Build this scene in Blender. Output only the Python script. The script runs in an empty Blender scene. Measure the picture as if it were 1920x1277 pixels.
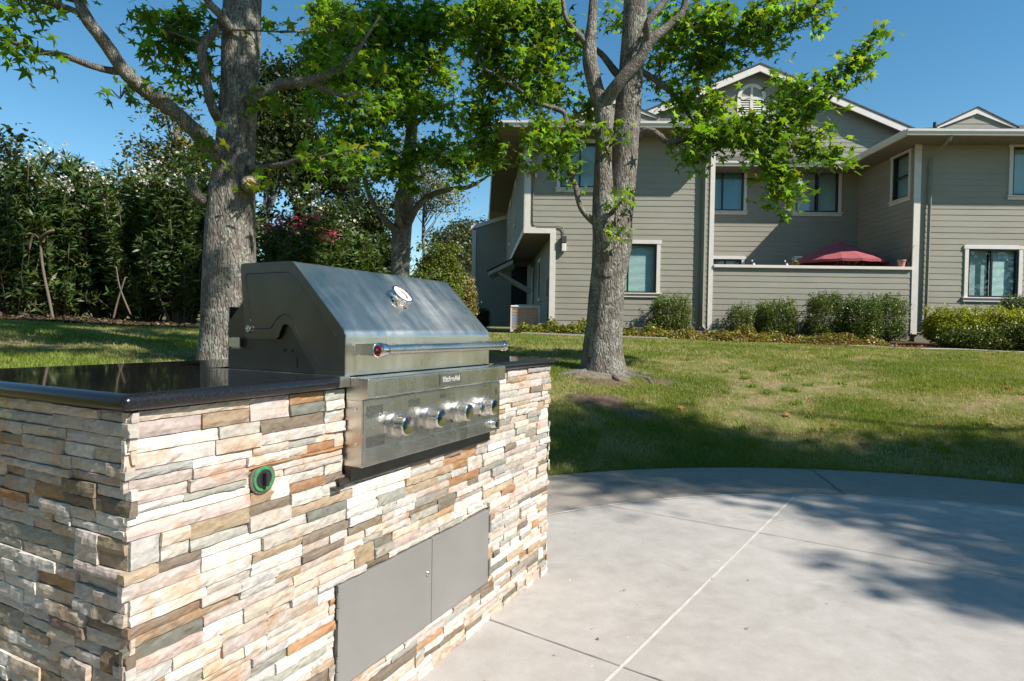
import bpy, math, random
import numpy as np
from mathutils import Vector, Matrix, noise
random.seed(7); RNG = np.random.default_rng(7)
R = math.radians
S = bpy.context.scene; COL = S.collection

# ------------------------------------------------------------------ helpers
F_, PITCH, ROLL, EYE = 1169.3, .0189, .0168, 1.1
def ray(x, y):
    X, Y = x-960, y-638.5
    c, s = math.cos(ROLL), math.sin(ROLL)
    a, b = (X*c+Y*s)/F_, (-X*s+Y*c)/F_
    c, s = math.cos(PITCH), math.sin(PITCH)
    return np.array([a, c-b*s, -b*c-s])
def at(x, y, Y):                      # world point seen at photo position, at depth Y
    r = ray(x, y); return np.array([0, 0, EYE])+r*(Y/r[1])
def ground_at(x, y, z=0.):
    r = ray(x, y); return np.array([0, 0, EYE])+r*((z-EYE)/r[2])

def tag(o, label=None, cat=None, group=None, kind=None):
    if label: o['label'] = label
    if cat: o['category'] = cat
    if group: o['group'] = group
    if kind: o['kind'] = kind
    return o
def empty(name, loc=(0, 0, 0), rz=0, label=None, cat=None, group=None):
    o = bpy.data.objects.new(name, None); COL.objects.link(o)
    o.location = tuple(float(v) for v in loc); o.rotation_euler = (0, 0, rz); o.empty_display_size = .1
    return tag(o, label, cat, group)
def copy_tree(o, parent=None):
    c = o.copy(); COL.objects.link(c); c.parent = parent
    for ch in list(o.children): copy_tree(ch, c)
    return c

class MB:
    def __init__(s): s.v = []; s.f = []; s.c = []; s.m = []
    def add(s, vs, fs, col=None, mi=0):
        n = len(s.v); s.v += [tuple(map(float, p)) for p in vs]
        s.f += [tuple(i+n for i in f) for f in fs]; s.m += [mi]*len(fs)
        s.c += [col or (1, 1, 1)]*len(vs)
        return s
    def box(s, a, b, bev=0, **k):
        x0, y0, z0 = a; x1, y1, z1 = b
        if x0 > x1: x0, x1 = x1, x0
        if y0 > y1: y0, y1 = y1, y0
        if z0 > z1: z0, z1 = z1, z0
        if bev:
            e = bev; vs = []; 
            for z, q in ((z0, e), (z0+e, 0), (z1-e, 0), (z1, e)):
                for (px, py) in ((x0+q, y0+q+(e-q)), (x0+q+(e-q), y0+q), (x1-q-(e-q), y0+q), (x1-q, y0+q+(e-q)), (x1-q, y1-q-(e-q)), (x1-q-(e-q), y1-q), (x0+q+(e-q), y1-q), (x0+q, y1-q-(e-q))):
                    vs.append((px, py, z))
            fs = [tuple(range(7, -1, -1)), tuple(range(24, 32))]
            for l in range(3):
                for i in range(8):
                    j = (i+1) % 8; fs.append((l*8+i, l*8+j, l*8+8+j, l*8+8+i))
            return s.add(vs, fs, **k)
        vs = [(x0,y0,z0),(x1,y0,z0),(x1,y1,z0),(x0,y1,z0),(x0,y0,z1),(x1,y0,z1),(x1,y1,z1),(x0,y1,z1)]
        return s.add(vs, [(3,2,1,0),(4,5,6,7),(0,1,5,4),(1,2,6,5),(2,3,7,6),(3,0,4,7)], **k)
    def hexa(s, v8, **k):   # 8 corners: bottom 4, top 4
        return s.add(v8, [(3,2,1,0),(4,5,6,7),(0,1,5,4),(1,2,6,5),(2,3,7,6),(3,0,4,7)], **k)
    def prism(s, poly, fn, a, b, **k):   # poly in 2D, fn(p, q, depth) -> 3D
        n = len(poly); vs = [fn(p, q, a) for p, q in poly]+[fn(p, q, b) for p, q in poly]
        fs = [tuple(range(n-1, -1, -1)), tuple(range(n, 2*n))]+[(i, (i+1) % n, n+(i+1) % n, n+i) for i in range(n)]
        return s.add(vs, fs, **k)
    def tube(s, pts, rs, n=10, cap=True, jitter=0, **k):
        pts = [Vector(p) for p in pts]; 
        if not hasattr(rs, '__len__'): rs = [rs]*len(pts)
        t = (pts[1]-pts[0]).normalized(); up = Vector((0, 0, 1)) if abs(t.z) < .9 else Vector((1, 0, 0))
        x = t.cross(up).normalized(); vs = []; fs = []
        for i, p in enumerate(pts):
            if 0 < i < len(pts)-1: t = (pts[i+1]-pts[i-1]).normalized()
            elif i: t = (pts[i]-pts[i-1]).normalized()
            x = (x-t*x.dot(t)).normalized(); y = t.cross(x)
            for j in range(n):
                a = 2*math.pi*j/n; r = rs[i]
                if jitter: r *= 1+jitter*noise.noise(Vector((math.cos(a)*2, math.sin(a)*2, i*.6))+p*.7)
                vs.append(p+(x*math.cos(a)+y*math.sin(a))*r)
        for i in range(len(pts)-1):
            for j in range(n):
                k2 = (j+1) % n; fs.append((i*n+j, i*n+k2, i*n+n+k2, i*n+n+j))
        if cap: fs += [tuple(range(n-1, -1, -1)), tuple(range((len(pts)-1)*n, len(pts)*n))]
        return s.add(vs, fs, **k)
    def lathe(s, prof, M, n=32, **k):    # prof (r,h) along local z of matrix M
        vs = []; fs = []
        for r, h in prof:
            for j in range(n):
                a = 2*math.pi*j/n; vs.append(M @ Vector((r*math.cos(a), r*math.sin(a), h)))
        for i in range(len(prof)-1):
            for j in range(n):
                q = (j+1) % n; fs.append((i*n+j, i*n+q, i*n+n+q, i*n+n+j))
        fs += [tuple(range(n-1, -1, -1)), tuple(range((len(prof)-1)*n, len(prof)*n))]
        return s.add(vs, fs, **k)
    def build(s, name, mat, parent=None, off=(0, 0, 0), smooth=False, angle=None, bevel=0, colname=None, weld=False):
        me = bpy.data.meshes.new(name)
        v = np.array(s.v, float)-np.array(off, float) if len(s.v) else np.zeros((0, 3))
        me.from_pydata(v.tolist(), [], s.f)
        mats = mat if isinstance(mat, (list, tuple)) else [mat]
        for m_ in mats: me.materials.append(m_)
        if len(mats) > 1: me.polygons.foreach_set('material_index', s.m)
        if colname:
            ca = me.color_attributes.new(colname, 'FLOAT_COLOR', 'POINT')
            ca.data.foreach_set('color', np.c_[np.array(s.c, float), np.ones(len(s.c))].ravel())
        if smooth or angle: me.polygons.foreach_set('use_smooth', [True]*len(me.polygons))
        me.update()
        if angle: me.set_sharp_from_angle(angle=R(angle))
        o = bpy.data.objects.new(name, me); COL.objects.link(o); o.parent = parent
        if bevel:
            b = o.modifiers.new('b', 'BEVEL'); b.width = bevel; b.segments = 2; b.limit_method = 'ANGLE'; b.angle_limit = R(35)
            b.harden_normals = False
        return o

def np_mesh(name, V, Fc, mat, parent=None, col=None, smooth=False, mi=None):
    """V (N,3), Fc (M,k) constant face size"""
    me = bpy.data.meshes.new(name); k = Fc.shape[1]
    me.vertices.add(len(V)); me.vertices.foreach_set('co', np.ascontiguousarray(V, np.float32).ravel())
    me.loops.add(Fc.size); me.loops.foreach_set('vertex_index', np.ascontiguousarray(Fc, np.int32).ravel())
    me.polygons.add(len(Fc)); me.polygons.foreach_set('loop_start', np.arange(0, Fc.size, k, dtype=np.int32))
    me.polygons.foreach_set('loop_total', np.full(len(Fc), k, np.int32))
    for q_ in (mat if isinstance(mat, (list, tuple)) else [mat]): me.materials.append(q_)
    if mi is not None: me.polygons.foreach_set('material_index', np.asarray(mi, np.int32))
    me.update(calc_edges=True)
    if smooth: me.polygons.foreach_set('use_smooth', [True]*len(Fc))
    if col is not None:
        ca = me.color_attributes.new('col', 'FLOAT_COLOR', 'POINT')
        ca.data.foreach_set('color', np.c_[col, np.ones(len(col))].astype(np.float32).ravel())
    me.validate()
    o = bpy.data.objects.new(name, me); COL.objects.link(o); o.parent = parent
    return o

# ------------------------------------------------------------------ materials
class NT:
    def __init__(s, name):
        s.m = bpy.data.materials.new(name); s.m.use_nodes = True; s.n = s.m.node_tree.nodes; s.l = s.m.node_tree.links
        s.p = s.n['Principled BSDF']; s.out = s.n['Material Output']
    def N(s, t, **k):
        n = s.n.new(t)
        for a, b in k.items():
            if a in n.inputs: n.inputs[a].default_value = b
            else: setattr(n, a, b)
        return n
    def L(s, a, b): s.l.new(a, b)
    def coord(s, kind='Object', scale=(1, 1, 1), rot=(0, 0, 0)):
        tc = s.N('ShaderNodeTexCoord'); mp = s.N('ShaderNodeMapping'); mp.inputs['Scale'].default_value = scale; mp.inputs['Rotation'].default_value = rot
        s.L(tc.outputs[kind], mp.inputs['Vector']); return mp.outputs['Vector']
    def noise(s, vec, scale, detail=4, rough=.6, dist=0):
        n = s.N('ShaderNodeTexNoise'); n.inputs['Scale'].default_value = scale; n.inputs['Detail'].default_value = detail
        n.inputs['Roughness'].default_value = rough; n.inputs['Distortion'].default_value = dist
        s.L(vec, n.inputs['Vector']); return n.outputs['Fac']
    def ramp(s, fac, stops):
        r = s.N('ShaderNodeValToRGB'); e = r.color_ramp.elements
        while len(e) < len(stops): e.new(.5)
        for i, (p, c) in enumerate(stops):
            e[i].position = p; e[i].color = (*c, 1) if len(c) == 3 else c
        s.L(fac, r.inputs['Fac']); return r.outputs['Color']
    def mix(s, a, b, fac, mode='MIX'):
        m_ = s.N('ShaderNodeMix'); m_.data_type = 'RGBA'; m_.blend_type = mode
        for q, i in ((fac, 0), (a, 6), (b, 7)):
            if hasattr(q, 'is_linked') or hasattr(q, 'links'): s.L(q, m_.inputs[i])
            elif isinstance(q, (int, float)): m_.inputs[i].default_value = q
            else: m_.inputs[i].default_value = (*q, 1)
        return m_.outputs[2]
    def math(s, op, a, b=0.):
        m_ = s.N('ShaderNodeMath'); m_.operation = op
        for q, i in ((a, 0), (b, 1)):
            if isinstance(q, (int, float)): m_.inputs[i].default_value = q
            else: s.L(q, m_.inputs[i])
        return m_.outputs[0]
    def bump(s, h, dist=.01, strength=1., prev=None):
        b = s.N('ShaderNodeBump'); b.inputs['Distance'].default_value = dist; b.inputs['Strength'].default_value = strength
        s.L(h, b.inputs['Height'])
        if prev is not None: s.L(prev, b.inputs['Normal'])
        return b.outputs['Normal']
    def attr(s, name): a = s.N('ShaderNodeAttribute'); a.attribute_name = name; return a.outputs['Color']
    def set(s, **k):
        for a, b in k.items():
            a = a.replace('_', ' ')
            i = s.p.inputs[a]
            if isinstance(b, (int, float)): i.default_value = b
            elif isinstance(b, tuple): i.default_value = (*b, 1) if len(b) == 3 else b
            else: s.L(b, i)
        return s

def plain(name, col, rough=.5, metal=0., var=.12, scale=8, bump=.0, spec=.5):
    t = NT(name); v = t.coord(); n = t.noise(v, scale, 5)
    c = t.ramp(n, [(.3, tuple(x*(1-var) for x in col)), (.7, tuple(min(1, x*(1+var)) for x in col))])
    t.set(Base_Color=c, Roughness=rough, Metallic=metal); t.p.inputs['Specular IOR Level'].default_value = spec
    if bump: t.set(Normal=t.bump(t.noise(v, scale*12, 3), bump))
    return t.m

def steel(name, base=.55, rough=.28, brushed=(1, 60, 60), smudge=.15, tint=(1, .985, .96)):
    t = NT(name); v = t.coord(scale=brushed); br = t.noise(v, 18, 4, .7)
    w = t.coord(); sm = t.noise(w, 5, 6, .65, .6); sp = t.noise(w, 55, 3, .6)
    c = t.ramp(sm, [(.3, tuple(base*.82*k for k in tint)), (.7, tuple(base*1.08*k for k in tint))])
    r = t.math('ADD', t.math('MULTIPLY', sm, smudge*1.6), rough-smudge*.8)
    st = t.noise(t.coord(scale=(11, 2, 1.1)), 1.6, 5, .65, .5); r = t.math('ADD', r, t.math('MULTIPLY', t.math('SUBTRACT', st, .5), .30)); r = t.math('ADD', r, t.math('MULTIPLY', br, .06)); r = t.math('ADD', r, t.math('MULTIPLY', sp, .05))
    r = t.math('MAXIMUM', r, .09)
    t.set(Base_Color=c, Metallic=1., Roughness=r, Normal=t.bump(br, .0006, .6))
    t.p.inputs['Anisotropic'].default_value = .35
    return t.m

def leafmat(name, hue=1., trans=.45, rough=.5, tboost=1.6):
    t = NT(name); a = t.attr('col')
    t.set(Base_Color=a, Roughness=rough); t.p.inputs['Specular IOR Level'].default_value = .35
    tr = t.N('ShaderNodeBsdfTranslucent'); t.L(t.mix(a, (1.5*tboost, 1.35*tboost, .35*tboost), 1., 'MULTIPLY'), tr.inputs['Color'])
    mx = t.N('ShaderNodeMixShader'); mx.inputs[0].default_value = trans
    t.L(t.p.outputs[0], mx.inputs[1]); t.L(tr.outputs[0], mx.inputs[2]); t.L(mx.outputs[0], t.out.inputs['Surface'])
    return t.m

def barkmat(name, c0, c1, lichen=(.42, .44, .36), sc=1.):
    t = NT(name); v = t.coord(scale=(1, 1, .20)); w = t.coord()
    n1 = t.noise(v, 27*sc, 7, .7, .7); n2 = t.noise(w, 5*sc, 5, .6); n3 = t.noise(w, 40*sc, 4, .6)
    vo = t.N('ShaderNodeTexVoronoi'); vo.feature = 'DISTANCE_TO_EDGE'; vo.inputs['Scale'].default_value = 40*sc; t.L(t.coord(scale=(1, 1, .25)), vo.inputs['Vector'])
    h = t.math('ADD', t.math('MULTIPLY', n1, .8), t.math('MINIMUM', t.math('MULTIPLY', vo.outputs['Distance'], 2.4), .5))
    c = t.ramp(n1, [(.3, c0), (.62, c1), (.8, tuple(min(1, x*1.25) for x in c1))])
    c = t.mix(c, lichen, t.math('MULTIPLY', t.math('GREATER_THAN', t.math('MULTIPLY', n2, n3), .29), .5))
    t.set(Base_Color=c, Roughness=.9, Normal=t.bump(h, .018, 1., None)); t.p.inputs['Specular IOR Level'].default_value = .15
    return t.m

M = {}
M['steel'] = steel('brushed_steel', .66, .21, tint=(1, .955, .88))
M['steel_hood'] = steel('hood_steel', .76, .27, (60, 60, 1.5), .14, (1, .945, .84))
M['steel_side'] = steel('hood_side_steel', .15, .30, (60, 60, 1.5), .15, (1, .93, .84))  # dark base colour stands in for the dark trees this side reflects
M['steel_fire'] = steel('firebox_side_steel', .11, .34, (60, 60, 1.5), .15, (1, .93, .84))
M['chrome'] = steel('polished_chrome', .78, .07, (1, 1, 1), .04)
M['dark_steel'] = plain('dark_firebox_steel', (.10, .095, .085), .4, .8, .3, 6)
M['black'] = plain('black_cavity', (.012, .012, .012), .7)
M['blackplastic'] = plain('black_plastic', (.02, .02, .022), .35)
M['ink'] = plain('printed_ink', (.025, .025, .025), .6)
M['badge'] = plain('badge_plate', (.28, .27, .25), .4, .9)
M['badge_letter'] = plain('badge_lettering', (.75, .74, .7), .3, .6)
M['red'] = plain('red_medallion_enamel', (.20, .006, .014), .3)
M['gaugeface'] = plain('gauge_face_white', (.75, .74, .7), .3)
M['gaugered'] = plain('gauge_red_zone', (.5, .03, .02), .4)
M['green'] = plain('green_valve_ring', (.05, .21, .075), .6, 0, .3, 60)
M['doorpaint'] = (lambda t: (t.set(Base_Color=t.ramp(t.noise(t.coord(), 3, 6, .6, .3), [(.3, (.225, .215, .20)), (.7, (.275, .262, .242))]), Roughness=.45, Metallic=.25), t.m)[1])(NT('grey_satin_door'))

def mk_stone():
    t = NT('ledger_stone'); a = t.attr('col'); w = t.coord()
    n = t.noise(w, 26, 7, .68, .8); n2 = t.noise(w, 90, 4, .7); n3 = t.noise(w, 7, 4, .6, 1.5)
    c = t.mix(a, t.ramp(n, [(.26, (.55, .51, .47)), (.42, (.96, .95, .93)), (.75, (1.2, 1.18, 1.14))]), .75, 'MULTIPLY')
    rust = t.ramp(n3, [(.50, (0, 0, 0)), (.66, (1, 1, 1))])
    c = t.mix(c, t.mix(c, (.92, .56, .27), 1., 'MULTIPLY'), t.math('MULTIPLY', rust, .5))
    c = t.mix(c, t.ramp(n2, [(.3, (.78, .77, .75)), (.7, (1.1, 1.1, 1.1))]), .7, 'MULTIPLY')
    vf = t.N('ShaderNodeTexVoronoi'); vf.inputs['Scale'].default_value = 38; vf.feature = 'F1'; t.L(t.coord(scale=(1, 1, 1.7)), vf.inputs['Vector'])
    b = t.bump(vf.outputs['Distance'], .004, .55); b = t.bump(n, .003, .6, b); b = t.bump(n2, .0018, .7, b)
    t.set(Base_Color=c, Roughness=.72, Normal=b); t.p.inputs['Specular IOR Level'].default_value = .3
    return t.m
M['stone'] = mk_stone()
M['grout'] = plain('brown_grout', (.13, .11, .09), .95, 0, .2, 30, .003)
M['mortar'] = plain('mortar_backing', (.22, .20, .17), .95, 0, .2, 30, .003)

def mk_granite():
    t = NT('black_granite'); w = t.coord()
    n = t.noise(w, 350, 2, .6); n2 = t.noise(w, 6, 5, .6)
    dust = t.noise(w, 160, 3, .7)
    c = t.ramp(n, [(.45, (.006, .006, .007)), (.66, (.03, .03, .03)), (.74, (.22, .21, .17))])
    c = t.mix(c, (.30, .27, .18), t.math('MULTIPLY', t.math('GREATER_THAN', t.math('MULTIPLY', dust, n2), .38), .3))
    t.set(Base_Color=c, Roughness=t.math('ADD', t.math('MULTIPLY', n2, .07), .015)); t.p.inputs['Specular IOR Level'].default_value = .55
    return t.m
M['granite'] = mk_granite()
M['nosing'] = (lambda t: (t.set(Base_Color=t.ramp(t.noise(t.coord(), 300, 2), [(.5, (.008, .008, .010)), (.8, (.03, .03, .03))]), Roughness=t.math('ADD', t.math('MULTIPLY', t.noise(t.coord(), 9, 4), .18), .14)), t.m)[1])(NT('granite_edge'))

def mk_concrete(name, c, agg=0.):
    t = NT(name); w = t.coord('Object')
    n = t.noise(w, 1.1, 8, .62, .4); n2 = t.noise(w, 9, 6, .7); n3 = t.noise(w, 160, 3, .7); n4 = t.noise(w, 3.2, 5, .6, 1.2)
    col = t.ramp(n, [(.3, tuple(x*.88 for x in c)), (.5, c), (.72, tuple(min(1, x*1.07) for x in c))])
    col = t.mix(col, t.ramp(n2, [(.3, (.82, .81, .79)), (.7, (1.07, 1.07, 1.07))]), .8, 'MULTIPLY')
    col = t.mix(col, t.ramp(n4, [(.27, (.62, .60, .57)), (.42, (1, 1, 1))]), .3, 'MULTIPLY')
    col = t.mix(col, t.ramp(n3, [(.3, (.75, .74, .72)), (.7, (1.12, 1.12, 1.12))]), .35+agg, 'MULTIPLY')
    sp = t.noise(w, 24, 2, .5)
    col = t.mix(col, (.10, .085, .07), t.math('MULTIPLY', t.math('LESS_THAN', sp, .235), .6))
    col = t.mix(col, (.8, .79, .76), t.math('MULTIPLY', t.math('GREATER_THAN', sp, .765), .5))
    t.set(Base_Color=col, Roughness=.85, Normal=t.bump(n3, .002, .5+agg, t.bump(n2, .004, .4))); t.p.inputs['Specular IOR Level'].default_value = .25
    return t.m
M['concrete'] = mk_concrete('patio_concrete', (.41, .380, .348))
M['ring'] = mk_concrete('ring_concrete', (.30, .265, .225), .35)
M['joint'] = plain('dark_joint', (.25, .225, .195), .95, 0, .3, 20)
M['caulk'] = plain('pale_joint_filler', (.52, .49, .44), .8, 0, .12, 14, .002)

def mk_ground():
    t = NT('lawn_soil'); w = t.coord('Object'); n = t.noise(w, .55, 6, .6); n2 = t.noise(w, 14, 6, .7); n3 = t.noise(w, 3, 5, .65)
    c = t.ramp(n3, [(.33, (.10, .13, .03)), (.5, (.17, .17, .055)), (.64, (.26, .20, .11)), (.8, (.20, .14, .09))])
    c = t.mix(c, t.ramp(n2, [(.3, (.6, .6, .6)), (.7, (1.2, 1.2, 1.1))]), .8, 'MULTIPLY')
    t.set(Base_Color=c, Roughness=.95, Normal=t.bump(n2, .03, .8)); t.p.inputs['Specular IOR Level'].default_value = .1
    return t.m
M['soil'] = mk_ground()
def mk_mulch():
    t = NT('bark_mulch'); w = t.coord('Object'); n2 = t.noise(w, 22, 6, .75, .5)
    c = t.ramp(n2, [(.3, (.035, .024, .017)), (.55, (.12, .075, .045)), (.75, (.24, .15, .09))])
    t.set(Base_Color=c, Roughness=.95, Normal=t.bump(n2, .05, 1.)); t.p.inputs['Specular IOR Level'].default_value = .1
    return t.m
M['mulch'] = mk_mulch()
def mk_siding():
    t = NT('olive_grey_lap_siding'); w = t.coord('Object', (.35, .35, 1)); n = t.noise(w, 2.2, 5, .6); n2 = t.noise(t.coord('Object', (.06, .06, 1)), 70, 5, .7)
    c = t.ramp(n, [(.3, (.278, .260, .206)), (.7, (.322, .303, .243))])
    c = t.mix(c, t.ramp(n2, [(.3, (.88, .88, .88)), (.7, (1.06, 1.06, 1.06))]), .7, 'MULTIPLY')
    t.set(Base_Color=c, Roughness=.7, Normal=t.bump(n2, .004, .5)); t.p.inputs['Specular IOR Level'].default_value = .3
    return t.m
M['siding'] = mk_siding()
M['trim'] = plain('cream_trim_paint', (.66, .61, .54), .55, 0, .06, 5)
M['gutter'] = plain('cream_gutter_paint', (.66, .62, .56), .4, 0, .05, 5)
M['downspout'] = plain('olive_downspout_paint', (.20, .20, .15), .45, 0, .08, 5)
M['soffit'] = plain('brown_soffit_boards', (.20, .165, .125), .8, 0, .15, 5)
M['shingle'] = plain('dark_roof_shingles', (.085, .078, .072), .95, 0, .35, 9, .01)
M['sash'] = plain('black_window_sash', (.016, .018, .02), .35)
M['blind'] = plain('pale_window_blind', (.80, .84, .80), .6, 0, .04, 5)
M['bluecurtain'] = plain('blue_window_shade', (.30, .52, .56), .7, 0, .05, 5)
M['curtain'] = plain('sheer_grey_curtain', (.45, .47, .46), .8, 0, .1, 12)
M['shade_dark'] = plain('shade_black', (.03, .03, .03), .9)  # near-black colour stands in for shade in windows, recess and vent
M['lamp'] = plain('lamp_glass', (.72, .70, .64), .25)
M['lampbody'] = plain('lamp_body', (.06, .055, .05), .5)
M['conduit'] = plain('conduit_paint', (.17, .15, .12), .5)
M['umbrella'] = plain('faded_red_canvas', (.30, .070, .080), .85, 0, .12, 4)
M['wood'] = plain('umbrella_pole_wood', (.30, .18, .09), .6)
M['terracotta'] = plain('pink_terracotta', (.48, .22, .19), .8)
M['potdark'] = plain('dark_glazed_pot', (.07, .08, .09), .4)
M['acbody'] = plain('air_conditioner_beige', (.62, .57, .50), .5, 0, .06, 8)
M['twig'] = plain('dry_twig', (.15, .115, .085), .9)
M['stem'] = plain('shrub_stem', (.13, .10, .07), .9)
M['scar'] = (lambda t: (t.set(Base_Color=t.ramp(t.noise(t.coord(), 35, 4, .6, 1.), [(.3, (.42, .25, .14)), (.7, (.58, .40, .25))]), Roughness=.85), t.m)[1])(NT('fresh_cut_wood'))
def mk_accoil():
    t = NT('weathered_condenser_coil'); w = t.coord('Object', (1, 1, .8), (0, .5, 0)); n = t.noise(w, 2.6, 3, .5, .8)
    c = t.ramp(n, [(.38, (.20, .33, .58)), (.47, (.30, .28, .30)), (.54, (.58, .32, .19)), (.75, (.52, .37, .27))])
    t.set(Base_Color=c, Roughness=.6); return t.m
M['accoil'] = mk_accoil()
def mk_glass():
    t = NT('window_glass'); g = t.N('ShaderNodeBsdfGlossy'); g.inputs['Roughness'].default_value = .015; g.inputs['Color'].default_value = (.9, .95, 1, 1)
    tr = t.N('ShaderNodeBsdfTransparent'); tr.inputs['Color'].default_value = (.78, .92, .90, 1)
    fr = t.N('ShaderNodeLayerWeight'); fr.inputs['Blend'].default_value = .5; fz = t.math('ADD', t.math('MULTIPLY', t.math('POWER', fr.outputs['Facing'], 4.), .8), .07)
    mx = t.N('ShaderNodeMixShader'); t.L(fz, mx.inputs[0]); t.L(tr.outputs[0], mx.inputs[1]); t.L(g.outputs[0], mx.inputs[2])
    t.L(mx.outputs[0], t.out.inputs['Surface']); return t.m
M['glass'] = mk_glass()
M['bark'] = barkmat('furrowed_grey_bark', (.052, .044, .037), (.25, .220, .188))
M['bark_smooth'] = barkmat('grey_limb_bark', (.10, .085, .07), (.25, .22, .185), sc=1.7)
M['leaf'] = leafmat('sweetgum_leaf', trans=.5)
M['oleaf'] = leafmat('shrub_leaf', trans=.22, rough=.42, tboost=1.2)
M['grass'] = leafmat('grass_blade', trans=.3, rough=.6, tboost=1.1)
M['petal'] = leafmat('flower_petal', trans=.3, rough=.6, tboost=.6)

# ------------------------------------------------------------------ terrain
PC = np.array([2.07, 1.02]); PR = 4.07; IR = 3.22
def hgt(x, y):
    x = np.asarray(x, float); y = np.asarray(y, float)
    d = np.hypot(x-PC[0], y-PC[1]); r = np.maximum(0, d-PR)
    A = .95-.02*np.clip(x-2, -14, 12)
    front = 1/(1+np.exp(-(y-.5)*1.3))           # the bank rises beyond the patio, not behind the camera
    left = 1/(1+np.exp((x+1.8)*1.2))
    A = A*np.maximum(front, left*.9*(1/(1+np.exp(-(y+6)*.8))))
    h = A*(1-np.exp(-r/2.6))
    far = np.maximum(0, y-30); h = h+.035*far*(1/(1+np.exp((x-5)*.3)))
    bump_ = .02*np.sin(x*2.1+y*1.3)*np.sin(y*1.7-x)*np.minimum(1, r)
    return np.where(r <= 0, -.03, h+bump_-.012*np.exp(-r*6))

def polar_sheet(name, mat, kind='structure'):
    rad = np.r_[PR-.02, PR+.0, PR+np.linspace(.05, 3, 40), PR+3+np.linspace(.15, 14, 60), PR+17+np.linspace(1, 25, 25), PR+45, 80, 140, 260, 600]
    n = 220; th = np.linspace(0, 2*np.pi, n, endpoint=False)
    X = PC[0]+rad[:, None]*np.cos(th); Y = PC[1]+rad[:, None]*np.sin(th); Z = hgt(X, Y); Z[0] = -.05
    Z = np.minimum(Z, 6)
    V = np.stack([X, Y, Z], -1).reshape(-1, 3)
    i = np.arange(len(rad)-1)[:, None]*n; j = np.arange(n)[None, :]; j2 = (j+1) % n
    Fc = np.stack([i+j, i+n+j, i+n+j2, i+j2], -1).reshape(-1, 4)[:, ::-1]
    return np_mesh(name, V, Fc, mat, smooth=True)
lawn = polar_sheet('lawn', M['soil']); tag(lawn, 'sloping lawn ground between the patio and the apartment block', 'lawn', kind='structure')

# patio: inner disc, outer ring, joints
def disc(name, r0, r1, z, mat):
    mb = MB(); n = 160; rs = [r0, r1]
    if r0 == 0:
        vs = [(PC[0]+r1*math.cos(2*math.pi*i/n), PC[1]+r1*math.sin(2*math.pi*i/n), z) for i in range(n)]
        vs += [(x, y, z-.1) for x, y, _ in vs]
        mb.add(vs, [tuple(range(n))]+[(i, i+n, (i+1) % n+n, (i+1) % n) for i in range(n)])
    else:
        vs = []
        for r in rs:
            vs += [(PC[0]+r*math.cos(2*math.pi*i/n), PC[1]+r*math.sin(2*math.pi*i/n), z) for i in range(n)]
        vs += [(x, y, z-.12) for x, y, _ in vs[n:2*n]]
        fs = [(i, n+i, n+(i+1) % n, (i+1) % n) for i in range(n)]+[(n+i, 2*n+i, 2*n+(i+1) % n, n+(i+1) % n) for i in range(n)]
        mb.add(vs, fs)
    return mb.build(name, mat)
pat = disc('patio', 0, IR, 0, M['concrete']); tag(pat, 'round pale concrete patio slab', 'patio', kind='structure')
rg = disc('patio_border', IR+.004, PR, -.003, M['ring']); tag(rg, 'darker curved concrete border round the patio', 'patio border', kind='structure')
def strip(pts, w, z, wob=.0):
    mb = MB(); P = []; 
    for a, b in zip(pts[:-1], pts[1:]):
        a = np.array(a[:2]); b = np.array(b[:2]); n = max(2, int(np.linalg.norm(b-a)/.03))
        P += [a+(b-a)*i/n for i in range(n)]
    P.append(np.array(pts[-1][:2])); vs = []
    for i, p in enumerate(P):
        d = P[min(i+1, len(P)-1)]-P[max(i-1, 0)]; d = d/np.linalg.norm(d); nn = np.array([-d[1], d[0]])
        ww = w*(1+wob*noise.noise(Vector((p[0]*14, p[1]*14, 3)))); o = wob*.004*noise.noise(Vector((p[0]*9, p[1]*9, 7)))
        vs += [(*(p+nn*(ww/2+o)), z), (*(p-nn*(ww/2-o)), z)]
    mb.add(vs, [(2*i, 2*i+1, 2*i+3, 2*i+2) for i in range(len(P)-1)])
    return mb
G = lambda x, y: ground_at(x, y, 0)[:2]
d0 = G(1490, 931); d1 = G(1140, 1277); dd = (d1-d0)/np.linalg.norm(d1-d0)
cj = strip([d0, d1+dd*2.2], .0125, .004, .35).build('expansion_joint', M['caulk']); tag(cj, 'pale filler strip running diagonally across the patio', 'joint', kind='structure')
def joint(a, b, w=.007, lab='thin tooled joint'):
    tag(strip([a, b], w, .0035, .5).build('control_joint', M['joint']), lab, 'joint', kind='structure')
j0 = G(1120, 945); j1 = G(1650, 1040); joint(j0, j1+(j1-j0)*1.2, .005, 'fine joint crossing the far half of the patio')
k0 = G(917, 1162); k1 = G(1240, 1277); joint(k0, k1+(k1-k0)*2., .0045, 'fine joint crossing the near half of the patio')
for a, b, w in (((1170, 885), (1250, 937), .006), ((1525, 880), (1590, 930), .020)):
    joint(G(*a), G(*b), w, 'short radial joint in the patio border')
# ring seam filler, pale and broken
arc = [PC+IR*np.array([math.cos(a), math.sin(a)]) for a in np.linspace(R(20), R(160), 120)]
tag(strip(arc, .012, .004, .9).build('border_seam', M['caulk']), 'thin pale curved seam between patio and its border', 'joint', kind='structure')

# ------------------------------------------------------------------ barbecue island
TH = 1.0974; IO = np.array([-.6914, 1.1319, 0]); UD = np.array([math.cos(TH), math.sin(TH), 0]); VD = np.array([-math.sin(TH), math.cos(TH), 0])
L_, DEP, H1, H2 = 1.864, .808, .940, .970
DL, DR, ZB, ZT = .526, 1.326, .154, .430
GL, GR = .552, 1.295
isl = empty('barbecue_island', IO, TH, 'stone-clad barbecue island with black granite counter standing on the patio', 'barbecue island')
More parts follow.
